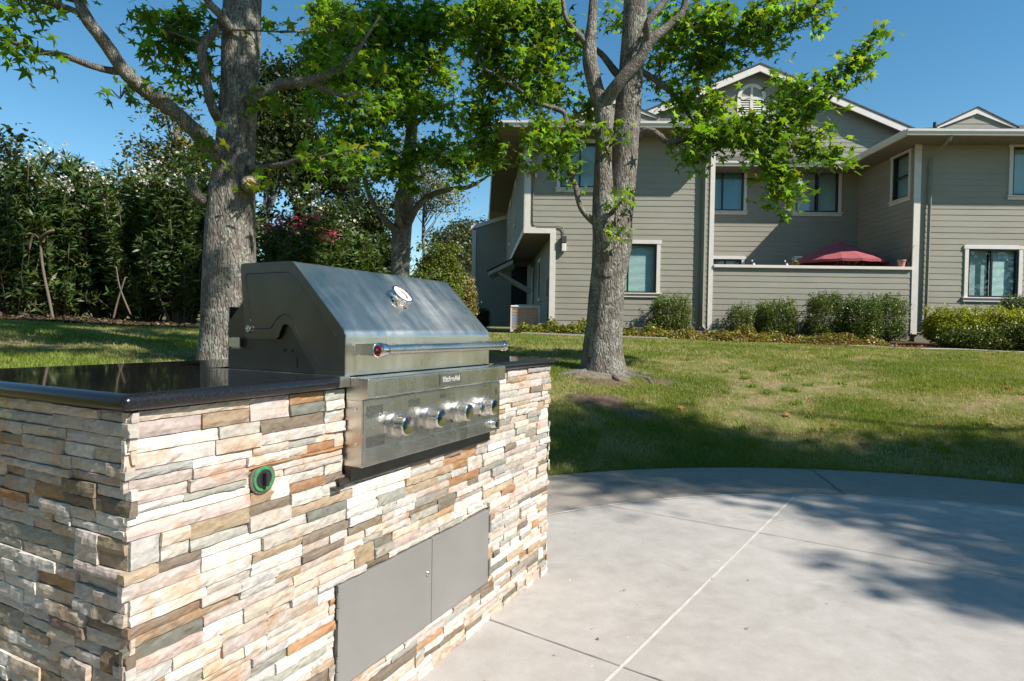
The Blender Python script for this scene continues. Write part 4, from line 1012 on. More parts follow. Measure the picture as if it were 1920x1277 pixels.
LG = (.060, .130, .016)
def leafy(name, V, Fc, col, mb, mats, e, off):
    """crown: leaves plus the fine twigs that carry them, in one mesh"""
    q = [f for f in mb.f if len(f) == 4]; TV = np.array(mb.v) if mb.v else np.zeros((0, 3)); TF = np.array(q)+len(V) if q else np.zeros((0, 4), int)
    if Fc.shape[1] != 4: raise ValueError
    return np_mesh(name, np.concatenate([V, TV])-off, np.concatenate([Fc, TF]), mats, e, np.concatenate([col, np.full((len(TV), 3), .2)]), mi=np.r_[np.zeros(len(Fc)), np.ones(len(TF))])
def sweetgum(name, label, trunk, limbs, blobs, dens, base=LG, extra_trunks=(), leaf=.080, group=None, flare=.5, seed=1, bark='bark', yellow=.12, per=9, n=56, clump=.10):
    rng = np.random.default_rng(seed); b0 = trunk[0]
    e = empty(name, (b0[0], b0[1], b0[2]), 0, label, 'tree', group); off = np.array(b0[:3])
    t = trunk_mesh(trunk, n=n, flare=flare, seed=seed).build('trunk', M[bark], e, off=off, smooth=True)
    for et in extra_trunks: trunk_mesh(et, n=n-8, flare=0, seed=seed+3).build('trunk', M[bark], e, off=off, smooth=True)
    anchors = [p[:3] for p in smooth_line(trunk, 5)]
    for lb in limbs:
        m_ = MB(); limb(m_, lb, n=14); m_.build('branch', M['bark_smooth'], e, off=off, smooth=True); anchors += [p[:3] for p in smooth_line(lb, 5)]
    for et in extra_trunks: anchors += [p[:3] for p in smooth_line(et, 5)]
    P, Cn = blob_points(blobs, dens, rng, clump, per)
    m_ = MB(); bc = [np.array(b[:3]) for b in blobs]
    for c in bc:
        A = np.array(anchors); d = np.linalg.norm(A-c, axis=1); k = int(np.argmin(d))
        if d[k] > .1:
            mid = (A[k]+c)/2+rng.normal(0, .08*d[k], 3); ln = smooth_line([A[k], mid, c], 4); m_.tube(ln, list(np.linspace(min(.022, .008+.01*d[k]), .006, len(ln))), 6, cap=False); anchors += ln[2:]
    twigs(m_, Cn, anchors, rng, .0055, .75)
    V, Fc = scatter(P, rng.uniform(.75, 1.25, len(P))*leaf, STAR, rng, nz=.55, tilt=.8)
    colr = colours(len(P), len(STAR[0]), base, .32, rng, yellow, (.26, .27, .025))
    leafy('crown', V, Fc, colr, m_, [M['leaf'], M['bark_smooth']], e, off)
    return e
# --- right (twin-stemmed) sweetgum
Y2 = 7.5
T2 = pl([(1131, 712, Y2, 44), (1131, 690, Y2, 41), (1130, 650, Y2, 36.5), (1134, 600, Y2, 34), (1137, 552, Y2, 33), (1143, 500, Y2, 34), (1148, 454, Y2, 37), (1150, 415, Y2, 35), (1160, 385, Y2, 28), (1170, 320, Y2, 24.5), (1174, 263, Y2, 24.5), (1179, 188, Y2, 24), (1185, 113, Y2, 22.5), (1190, 38, Y2, 22), (1194, -60, Y2, 21), (1200, -300, Y2, 16), (1205, -600, Y2, 9), (1205, -800, Y2, 4)])
T2b = pl([(1136, 520, Y2-.10, 20), (1133, 430, Y2-.14, 22), (1131, 376, Y2-.14, 20), (1131, 320, Y2-.14, 16.5), (1132, 263, Y2-.13, 15.5), (1131, 205, Y2-.12, 18), (1117, 165, Y2-.12, 15), (1106, 113, Y2-.1, 14), (1107, 70, Y2-.1, 11), (1111, 25, Y2-.1, 8.5), (1115, -80, Y2, 7), (1100, -260, Y2, 4)])
L2 = [pl([(1133, 195, Y2-.16, 13), (1160, 155, Y2-.30, 11.5), (1198, 112, Y2-.36, 11), (1218, 78, Y2-.4, 10), (1250, 52, Y2-.4, 8), (1278, 25, Y2-.4, 7), (1292, -20, Y2-.4, 6), (1330, -120, Y2-.3, 4)]),
      pl([(1216, 82, Y2-.4, 7), (1214, 45, Y2-.5, 6.5), (1238, 12, Y2-.5, 6), (1262, -20, Y2-.5, 5), (1290, -90, Y2-.5, 3)]),
      pl([(1196, 258, Y2, 8), (1217, 244, Y2-.1, 6), (1238, 256, Y2-.15, 6), (1252, 264, Y2-.15, 7), (1300, 262, Y2-.2, 5), (1370, 266, Y2-.2, 4.5), (1440, 262, Y2-.2, 4), (1500, 235, Y2-.2, 3), (1560, 180, Y2-.2, 2.4), (1600, 120, Y2-.2, 1.6)]),
      pl([(1200, 132, Y2, 6), (1235, 155, Y2+.1, 5), (1275, 190, Y2+.1, 4), (1310, 245, Y2+.1, 3), (1360, 290, Y2+.1, 2)]),
      pl([(1120, 240, Y2-.15, 9), (1090, 238, Y2-.2, 6.5), (1063, 230, Y2-.2, 6), (1056, 210, Y2-.2, 5), (1010, 193, Y2-.2, 4), (965, 162, Y2-.2, 2.6), (930, 140, Y2-.2, 2)]),
      pl([(1116, 418, Y2-.1, 7), (1090, 392, Y2-.2, 5), (1079, 350, Y2-.2, 5.5), (1064, 318, Y2-.2, 5), (1050, 285, Y2-.2, 4), (1020, 262, Y2-.2, 2.5)]),
      pl([(1100, 82, Y2-.1, 7), (1076, 55, Y2-.1, 5.5), (1060, 30, Y2-.1, 4.5), (1050, -20, Y2-.1, 3.5), (1010, -100, Y2, 2)]),
      pl([(1183, 170, Y2+.1, 8), (1150, 130, Y2+.2, 7), (1120, 95, Y2+.25, 5), (1060, 60, Y2+.3, 3)]),
      pl([(1147, 400, Y2-.2, 5), (1152, 392, Y2-.32, 3.5), (1160, 384, Y2-.4, 2)])]
B2 = [pb(*a) for a in ((900, 40, 7.6, 45, 55), (960, 30, 7.4, 55, 45), (1020, 40, 7.6, 42, 50), (1000, 110, 7.5, 45, 60), (935, 120, 7.7, 40, 60), (905, 205, 7.8, 33, 55), (915, 280, 7.8, 28, 42), (985, 185, 7.4, 30, 35), (1035, 165, 7.6, 30, 45), (1060, 90, 7.8, 30, 40),
      (1003, 292, 7.2, 30, 24), (1050, 262, 7.2, 42, 30), (1010, 235, 7.3, 35, 25), (1062, 335, 7.2, 14, 22), (1105, 205, 7.9, 25, 30), (1148, 255, 7.1, 10, 14),
      (1230, 110, 7.9, 30, 30), (1270, 60, 7.4, 40, 40), (1325, 40, 7.3, 50, 38), (1345, 105, 7.6, 42, 32), (1400, 55, 7.3, 50, 34), (1465, 30, 7.2, 50, 30), (1520, 15, 7.2, 32, 22), (1440, 72, 7.4, 40, 22), (1300, 120, 7.8, 35, 28), (1240, 165, 8.0, 25, 24), (1530, 45, 7.2, 12, 12),
      (1290, 185, 7.5, 40, 28), (1335, 205, 7.4, 35, 28), (1300, 250, 7.3, 30, 28), (1345, 262, 7.2, 45, 26), (1395, 240, 7.2, 40, 30), (1420, 285, 7.2, 45, 26), (1325, 300, 7.3, 28, 18), (1285, 285, 7.2, 20, 20),
      (1455, 235, 7.2, 35, 40), (1490, 190, 7.2, 30, 34), (1475, 150, 7.2, 18, 20), (1525, 195, 7.2, 32, 30), (1555, 160, 7.2, 28, 28), (1592, 128, 7.2, 26, 26), (1622, 95, 7.2, 18, 24), (1600, 110, 7.1, 18, 20), (1638, 72, 7.2, 8, 12),
      (1500, 280, 7.2, 38, 22), (1550, 290, 7.2, 32, 18), (1590, 300, 7.2, 18, 12), (1470, 320, 7.2, 32, 20), (1450, 355, 7.2, 26, 26), (1485, 365, 7.2, 24, 20), (1475, 388, 7.2, 12, 9), (1440, 300, 7.2, 20, 25), (1520, 240, 7.3, 20, 25),
      (1165, 375, 7.0, 6, 5), (1158, 437, 7.05, 10, 6), (1195, 40, 7.9, 26, 40), (1140, 30, 8.2, 16, 18))]
rngA = np.random.default_rng(21)
def overhead(x, y, z0, z1, R_, n, rng, rr=(.5, .9)):
    out = []
    for _ in range(n):
        f = rng.random(); z = z0+(z1-z0)*f; r = R_*(1-.75*f**1.4)*math.sqrt(rng.random()); a = rng.uniform(0, 6.283); q = rng.uniform(*rr)
        out.append((x+r*math.cos(a), y+r*math.sin(a), z, q, q, q*.6))
    return out
B2 += overhead(1.4, 7.6, 7.2, 9.5, 1.9, 6, rngA)
sweetgum('sweetgum_tree', 'twin-stemmed sweetgum tree on the lawn in front of the building', T2, L2, B2, 2350, extra_trunks=[T2b], seed=3, flare=.30, base=(.098, .190, .024))
# soil ring and roots at its base
b2 = T2[0]
for lab, lst in (('longest grey surface root running right from the near tree foot', [(1165, 700, 7.35, 8), (1195, 690, 7.3, 6), (1215, 700, 7.2, 5), (1222, 716, 7.0, 3)]), ('upper grey surface root curving behind the near tree foot', [(1170, 694, 7.5, 7), (1210, 688, 7.5, 5), (1232, 700, 7.35, 3)]),
                 ('low root spreading left from the near tree foot', [(1098, 702, 7.3, 8), (1070, 712, 7.2, 6), (1045, 716, 7.1, 3)]), ('short thick root at the front of the near tree foot', [(1150, 706, 7.2, 7), (1163, 720, 6.95, 4)]), ('short bare root lying in the shaded dirt patch of the lawn', [(1160, 815, 6.1, 2.3), (1185, 826, 6.0, 3.8), (1215, 833, 5.85, 1.6)])):
    m_ = MB(); q = [(x, y, float(hgt(x, y))+.004, r) for x, y, z, r in pl(lst)]; limb(m_, q, 9, jit=.3)
    tag(m_.build('surface_root', M['bark_smooth'], None, smooth=True), lab, 'tree root', 'exposed roots in the lawn')
# --- left sweetgum
Y1 = 6.0
T1 = pl([(424, 720, Y1, 54), (425, 690, Y1, 52), (427, 600, Y1, 47.5), (430, 493, Y1, 46.5), (433, 384, Y1, 42), (438, 320, Y1, 37), (441, 274, Y1, 34.5), (449, 164, Y1, 33), (453, 55, Y1, 34), (457, -60, Y1, 32), (462, -300, Y1, 26), (468, -600, Y1, 16), (470, -900, Y1, 6)])
L1 = [pl([(425, 305, Y1-.05, 20), (395, 278, Y1-.2, 17), (360, 240, Y1-.3, 14), (325, 208, Y1-.4, 13.5), (270, 168, Y1-.5, 13), (232, 132, Y1-.6, 12), (195, 78, Y1-.7, 11.5), (165, 38, Y1-.8, 11), (145, -5, Y1-.8, 10), (110, -80, Y1-.8, 8), (60, -200, Y1-.8, 4)]),
      pl([(236, 134, Y1-.6, 9), (205, 132, Y1-.6, 6.5), (170, 123, Y1-.7, 6), (115, 103, Y1-.7, 5.5), (75, 97, Y1-.7, 4.5), (25, 80, Y1-.8, 3.5), (-40, 62, Y1-.8, 2.5)]),
      pl([(155, 28, Y1-.8, 6), (125, 14, Y1-.8, 5), (90, 6, Y1-.8, 4), (40, -5, Y1-.8, 3)]),
      pl([(418, 235, Y1, 11), (398, 200, Y1-.2, 9), (388, 160, Y1-.25, 8.5), (379, 110, Y1-.3, 8), (382, 85, Y1-.3, 8), (405, 55, Y1-.25, 8), (425, 20, Y1-.1, 8)]),
      pl([(432, 55, Y1-.2, 10), (415, 30, Y1-.3, 8), (392, 5, Y1-.4, 7), (370, -40, Y1-.4, 5)]),
      pl([(400, 385, Y1-.0, 12), (375, 372, Y1-.15, 10), (362, 355, Y1-.2, 9), (358, 335, Y1-.2, 7)]),
      pl([(470, 190, Y1-.1, 15), (492, 180, Y1-.2, 13), (515, 162, Y1-.2, 10), (545, 156, Y1-.2, 9.5), (575, 152, Y1-.2, 8), (612, 140, Y1-.2, 7.5), (645, 118, Y1-.2, 5.5), (672, 92, Y1-.2, 4), (690, 65, Y1-.2, 2.6), (712, 30, Y1-.2, 1.5)]),
      pl([(585, 150, Y1-.2, 6), (610, 168, Y1-.1, 5), (640, 178, Y1, 3.4), (680, 172, Y1+.1, 1.8)]),
      pl([(470, 318, Y1-.1, 8), (500, 313, Y1-.15, 5.5), (530, 308, Y1-.2, 5), (565, 297, Y1-.2, 4.2), (610, 292, Y1-.2, 3.4), (650, 282, Y1-.2, 2.4), (690, 272, Y1-.1, 1.4)])]
B1 = [pb(*a) for a in ((275, 48, 5.8, 14, 14), (308, 48, 5.8, 24, 26), (345, 30, 6.0, 32, 28), (330, 85, 5.9, 38, 32), (370, 90, 6.1, 22, 40), (310, 115, 5.9, 28, 26), (360, 145, 5.9, 35, 26), (375, 185, 6.0, 24, 20), (345, 60, 6.2, 40, 40),
      (20, 22, 5.2, 26, 18), (12, 85, 5.2, 18, 14), (48, 92, 5.2, 12, 10), (75, 8, 5.2, 26, 8), (120, 5, 5.2, 14, 6), (72, 103, 5.2, 5, 6), (225, 185, 5.5, 6, 9), (268, 172, 5.5, 8, 5), (405, 268, 5.7, 8, 6), (500, 200, 5.8, 14, 7), (525, 60, 5.8, 14, 20), (500, 190, 5.8, 8, 8), (486, 347, 5.8, 7, 10), (0, -30, 5.2, 60, 25),
      (640, 130, 5.7, 18, 14), (670, 285, 5.7, 20, 12), (600, 300, 5.7, 10, 6), (610, 60, 6.1, 22, 35), (660, 40, 6.1, 35, 40), (690, 110, 6.2, 35, 30), (650, 170, 6.2, 25, 14), (690, 180, 6.3, 30, 16), (575, 310, 5.9, 18, 8), (640, 290, 6.0, 22, 10))]
for px, py, r in ((40, 628, .38), (110, 640, .42), (190, 650, .36), (250, 628, .4), (310, 652, .38), (350, 632, .4), (70, 665, .34), (160, 672, .26), (280, 672, .30), (-60, 650, .5), (330, 610, .4), (200, 612, .4), (20, 650, .4), (60, 612, .42), (130, 612, .4), (270, 612, .4), (140, 660, .34), (20, 680, .34)):
    g = at(px, py, 6.0+(672-py)*.05); h_ = float(hgt(g[0], g[1])); p_ = np.array([g[0], g[1], h_])+np.array([.89, -.545, 1.])*4.95; B1.append((p_[0], p_[1], p_[2], r*1.08, r*1.08, r*.5))
L1.append([(-2.55, 6.0, 4.9, .09), (-1.6, 5.2, 5.6, .07), (-.6, 4.3, 5.9, .05), (.6, 3.4, 6.0, .02)])  # unseen limb and leaf clumps added to throw dappled shade on the lawn
B1 += overhead(-2.6, 6.0, 6.8, 10., 2.0, 9, rngA)
sweetgum('sweetgum_tree', 'thick single-trunked sweetgum tree behind the grill, sawn-off limb on its bark', T1, L1, B1, 2000, seed=5, flare=.3, base=(.088, .175, .024))
sc_ = at(469, 343, Y1-.225); t1o = [o for o in bpy.data.objects if o.type == 'EMPTY' and 'single-trunked' in str(o.get('label', ''))][0]
dirv = Vector((.42, -1, .02)).normalized(); Mq = Matrix.Translation(Vector(sc_)-Vector(t1o.location)+dirv*.012) @ dirv.to_track_quat('Z', 'Y').to_matrix().to_4x4()
MB().lathe([(.050, -.004), (.050, .001), (.046, .003), (.002, .0035)], Mq @ Matrix.Translation((0, 0, -.012)), 26).build('pruning_scar', M['scar'], t1o, angle=50)
MB().lathe([(.085, -.12), (.078, -.04), (.064, -.008), (.056, -.003), (.050, -.006), (.049, -.03)], Mq @ Matrix.Translation((0, 0, -.008)), 26).build('branch_collar', M['bark'], t1o, smooth=True)
# --- middle sweetgum
Y3 = 10.
T3 = pl([(752, 660, Y3, 21), (752, 600, Y3, 19), (751, 515, Y3, 17), (753, 440, Y3, 18), (760, 395, Y3, 15), (764, 329, Y3, 14), (772, 241, Y3, 10.5), (776, 170, Y3, 9.5), (792, 88, Y3, 9.5), (800, 20, Y3, 8), (806, -60, Y3, 7), (815, -250, Y3, 4)])
L3 = [pl([(764, 418, Y3-.1, 9), (782, 388, Y3-.2, 6.5), (805, 368, Y3-.2, 6), (840, 356, Y3-.3, 5), (880, 350, Y3-.3, 4), (915, 330, Y3-.3, 2)]),
      pl([(745, 435, Y3-.1, 8), (722, 412, Y3-.2, 6), (706, 392, Y3-.2, 5), (692, 365, Y3-.2, 4.5), (680, 325, Y3-.2, 3)]),
      pl([(752, 425, Y3-.15, 6), (745, 400, Y3-.25, 5), (744, 372, Y3-.3, 4.5), (752, 345, Y3-.3, 4), (740, 300, Y3-.3, 3)]),
      pl([(772, 190, Y3, 6), (750, 150, Y3, 5), (720, 110, Y3, 4), (690, 60, Y3, 3)]), pl([(780, 150, Y3, 6), (820, 100, Y3, 4), (870, 45, Y3, 4), (900, 20, Y3, 2.5)]),
      pl([(773, 240, Y3, 5), (800, 215, Y3-.1, 4), (850, 190, Y3-.2, 3)]), pl([(765, 310, Y3, 5), (720, 280, Y3-.2, 4), (660, 255, Y3-.3, 3), (610, 230, Y3-.2, 2)])]
B3 = [pb(*a) for a in ((610, 30, 9.8, 30, 40), (590, 90, 10, 22, 30), (650, 60, 9.6, 45, 50), (705, 50, 9.6, 45, 50), (760, 50, 9.8, 45, 50), (815, 40, 9.9, 40, 40), (860, 50, 9.7, 30, 40), (600, 135, 10, 30, 32), (650, 140, 9.6, 40, 40), (710, 140, 9.5, 45, 45), (765, 145, 9.7, 38, 40), (815, 120, 9.8, 32, 35), (840, 155, 9.7, 22, 22),
      (590, 190, 10, 24, 26), (640, 205, 9.6, 38, 32), (695, 215, 9.4, 42, 32), (750, 205, 9.5, 42, 34), (805, 195, 9.7, 30, 28), (850, 215, 9.7, 24, 18), (880, 240, 9.6, 20, 18), (650, 262, 9.5, 40, 24), (705, 270, 9.4, 42, 24), (625, 300, 9.6, 34, 22),
      (680, 310, 9.3, 42, 22), (735, 312, 9.3, 38, 22), (790, 300, 9.5, 36, 22), (840, 300, 9.4, 34, 20), (880, 310, 9.4, 26, 22), (910, 300, 9.5, 20, 22), (860, 340, 9.4, 22, 14), (760, 335, 9.3, 22, 12), (700, 340, 9.3, 18, 12), (830, 270, 9.6, 26, 16), (770, 355, 9.4, 10, 10), (880, 270, 9.6, 20, 14))]
B3 += overhead(-1.5, 10.2, 8.2, 10, 1.5, 4, rngA)
sweetgum('sweetgum_tree', 'slim middle sweetgum tree rising behind the grill hood, dense low crown', T3, L3, B3, 2300, seed=9, flare=.25, base=(.105, .205, .028), n=40)

# --- sweetgums outside the view on the right: they throw the broken shade over patio and lawn
SUN = np.array([-.89, .545, -1.])
def caster(px, py, h, r, z=0., rz=None):
    g = ground_at(px, py, z); p = np.array([g[0], g[1], z])-SUN*h; r *= 1.22; return (p[0], p[1], p[2], r, r, rz or r*.6)
BS = [caster(*a) for a in ((1100, 850, 6.3, .55, .1), (1200, 845, 6.4, .6, .1), (1320, 850, 6.5, .62, .1), (1440, 858, 6.3, .6, .1), (1560, 860, 6.4, .6, .1), (1680, 865, 6.2, .6, .1), (1800, 870, 6.3, .6, .1), (1910, 875, 6.2, .6, .1),
      (1120, 800, 6.0, .6, .25), (1230, 800, 6.3, .6, .25), (1340, 825, 6.0, .5, .2), (1160, 770, 5.8, .42, .35), (1470, 835, 6.0, .4, .2), (1900, 850, 6.0, .5, .2), (1800, 850, 6.0, .42, .2), (1640, 845, 6.0, .42, .2),
      (1130, 915, 5.6, .24), (1250, 905, 5.9, .32), (1380, 905, 5.8, .36), (1500, 905, 6.0, .34), (1640, 915, 6.0, .42), (1780, 930, 6.0, .45), (1900, 940, 6.1, .45), (1230, 945, 5.6, .15), (1130, 958, 5.4, .12),
      (1540, 965, 5.6, .25), (1650, 965, 5.6, .30), (1780, 975, 5.6, .36), (1900, 990, 5.7, .36), (1580, 940, 5.6, .2), (1680, 1010, 5.4, .16), (1780, 1035, 5.5, .18), (1880, 1040, 5.5, .25), (1950, 1010, 5.6, .4),
      (1640, 1075, 5.2, .12), (1720, 1100, 5.2, .18), (1800, 1110, 5.2, .22), (1890, 1130, 5.3, .26), (1960, 1120, 5.3, .3), (2050, 1100, 5.4, .4), (2050, 980, 5.6, .5))]
cS = (11.0, 2.5); zS = float(hgt(*cS))
TS = [(cS[0], cS[1], zS-.1, .30), (cS[0], cS[1], 2, .24), (cS[0]-.2, cS[1], 4, .16), (cS[0]-.5, cS[1]-.1, 5.2, .09), (cS[0]-.9, cS[1], 6.2, .04)]
LS = [[(cS[0]-.2, cS[1], 3.8, .07), (9.2, 1.8, 5., .04), (7.6, 1.2, 5.6, .02)], [(cS[0]-.2, cS[1], 4.2, .06), (9., 2.6, 5.6, .04), (7.6, 3., 6.3, .02)]]
sweetgum('sweetgum_tree', 'sweetgum tree beyond the right of the patio that shades its far edge', TS, LS, BS, 1000, seed=12, leaf=.07, n=24, per=8, clump=.12, base=(.06, .13, .016))
def simple_tree(x, y, h, cr, z0, label, seed, col=(.045, .075, .018), n=16, leaf=.09, dens=70, nm='broadleaf_tree', trunk_r=.2, tmpl=OVAL, clump=.22, yellow=.05, squash=.8, group=None):
    rng = np.random.default_rng(seed); zb = float(hgt(x, y)); off = np.array([x, y, zb]); e = empty(nm, off, 0, label, 'tree', group)
    tr_ = [(x, y, zb-.1, trunk_r*1.3), (x+.05, y, zb+h*.2, trunk_r), (x-.08, y+.05, zb+h*.5, trunk_r*.7), (x+.05, y, zb+h*.85, trunk_r*.25)]
    trunk_mesh(tr_, n=18, seg=5, seed=seed).build('trunk', M['bark_smooth'], e, off=off, smooth=True)
    bl = []
    for _ in range(n):
        d = rng.normal(0, 1, 3); d /= np.linalg.norm(d); d *= rng.random()**.4; q = cr*rng.uniform(.26, .48)
        bl.append((x+d[0]*cr*.8, y+d[1]*cr*.8, zb+z0+(h-z0)/2+d[2]*(h-z0)/2*.85, q, q, q*squash))
    m_ = MB(); 
    for b in bl:
        f = min(.85, max(.15, (b[2]-zb)/h*.75)); a = np.array([x, y, zb+h*f]); c = np.array(b[:3]); m_.tube([a, (a+c)/2+rng.normal(0, .1, 3), c], [trunk_r*.3, trunk_r*.2, .015], 6, cap=False)
    P, Cn = blob_points(bl, dens*5.5, rng, clump, 14); V, Fc = scatter(P, rng.uniform(.7, 1.3, len(P))*leaf*1.1, tmpl, rng, nz=.5)
    leafy('crown', V, Fc, colours(len(P), len(tmpl[0]), col, .28, rng, yellow), m_, [M['oleaf'], M['bark_smooth']], e, off); return e
# behind the camera: trees added to darken reflections, out of view
simple_tree(7.5, -9, 9, 3.2, 2, 'broad tree added behind the patio, seen only in reflections', 31, n=18, leaf=.22, dens=24)
simple_tree(-1.5, -9.5, 10, 3.6, 1.5, 'tall dark tree added behind the camera for reflections', 32, n=20, leaf=.22, dens=24)
simple_tree(-7.5, -6, 9, 3.2, 1.2, 'dense tree added behind and left of the island for reflections', 33, n=18, leaf=.22, dens=24)
simple_tree(14, -3.5, 8, 2.6, 2, 'tree added well right of the patio for reflections', 34, n=12, leaf=.22, dens=24)

rngT = np.random.default_rng(99); PT = []  # tree belt; part behind the camera added to darken window reflections
for i in range(130):
    a = R(rngT.uniform(178, 372)) if i < 70 else R(rngT.uniform(70, 180)); rr0 = rngT.uniform(24, 32) if i < 70 else rngT.uniform(52, 64); q = rngT.uniform(1.8, 3.4); n_ = 330; d_ = rngT.normal(0, 1, (n_, 3)); d_ /= np.linalg.norm(d_, axis=1)[:, None]
    PT.append(np.array([rr0*math.cos(a), rr0*math.sin(a), rngT.uniform(.5, 6.5) if i < 70 else rngT.uniform(1., 4.5)])+d_*q*rngT.random((n_, 1))**.3)
PT = np.concatenate(PT); V, Fc = scatter(PT, rngT.uniform(.35, .7, len(PT)), OVAL, rngT)
tag(np_mesh('far_woodland', V, Fc, M['oleaf'], None, colours(len(PT), 4, (.04, .065, .02), .25, rngT)), 'distant belt of trees added round the whole site', 'woodland', kind='stuff')
# background trees
def pxtree(px, py_top, py_bot, Y, rpx, label, seed, **k):
    top = at(px, py_top, Y); bot = at(px, py_bot, Y); zb = float(hgt(top[0], Y)); return simple_tree(top[0], Y, top[2]-zb, rpx*Y/F_, max(.1, bot[2]-zb), label, seed, **k)
pxtree(565, 75, 430, 16.5, 95, 'tall dark evergreen behind the pink oleander', 41, col=(.034, .055, .018), n=36, leaf=.11, dens=230, clump=.2, yellow=.04, trunk_r=.12)
pxtree(505, 110, 330, 15.5, 45, 'narrow olive-green tree just right of the thick trunk', 48, col=(.085, .105, .035), n=14, leaf=.10, dens=200, trunk_r=.08)
pxtree(335, 165, 420, 15.5, 75, 'pale olive tree left of the thick trunk', 42, col=(.12, .125, .04), n=22, leaf=.10, dens=200, yellow=.15)
pxtree(28, 225, 480, 14, 62, 'dark round tree above the hedge at the left edge', 43, col=(.035, .06, .025), n=20, leaf=.12, dens=200)
pxtree(800, 230, 420, 22, 75, 'pale feathery tree behind the slim sweetgum', 44, col=(.19, .19, .10), n=20, leaf=.10, dens=75, yellow=.1, trunk_r=.07)
pxtree(705, 330, 560, 17, 70, 'dark bushy tree left of the slim sweetgum', 45, col=(.034, .055, .016), n=24, leaf=.11, dens=200)
pxtree(885, 392, 560, 60, 58, 'grey-green oak far behind, beside the building', 46, col=(.075, .088, .045), n=30, leaf=.30, dens=22, clump=.5, trunk_r=.3)
pxtree(842, 415, 560, 52, 45, 'small oak far behind the slim sweetgum', 47, col=(.065, .08, .036), n=24, leaf=.26, dens=28, clump=.45)
pxtree(640, 300, 560, 20, 70, 'dark tree deep behind the pink oleander', 49, col=(.03, .05, .016), n=24, leaf=.13, dens=170)
pxtree(505, 235, 600, 14.5, 62, 'dark shrubby tree behind the thick trunk', 50, trunk_r=.08, col=(.032, .05, .016), n=20, leaf=.12, dens=180)
pxtree(200, 330, 600, 15.5, 110, 'dark thicket tree behind the white oleanders', 51, col=(.03, .045, .016), n=30, leaf=.13, dens=150, nm='thicket_tree')
pxtree(60, 330, 600, 15.5, 110, 'dark thicket tree behind the leftmost oleander', 52, col=(.03, .045, .016), n=30, leaf=.13, dens=150, nm='thicket_tree')

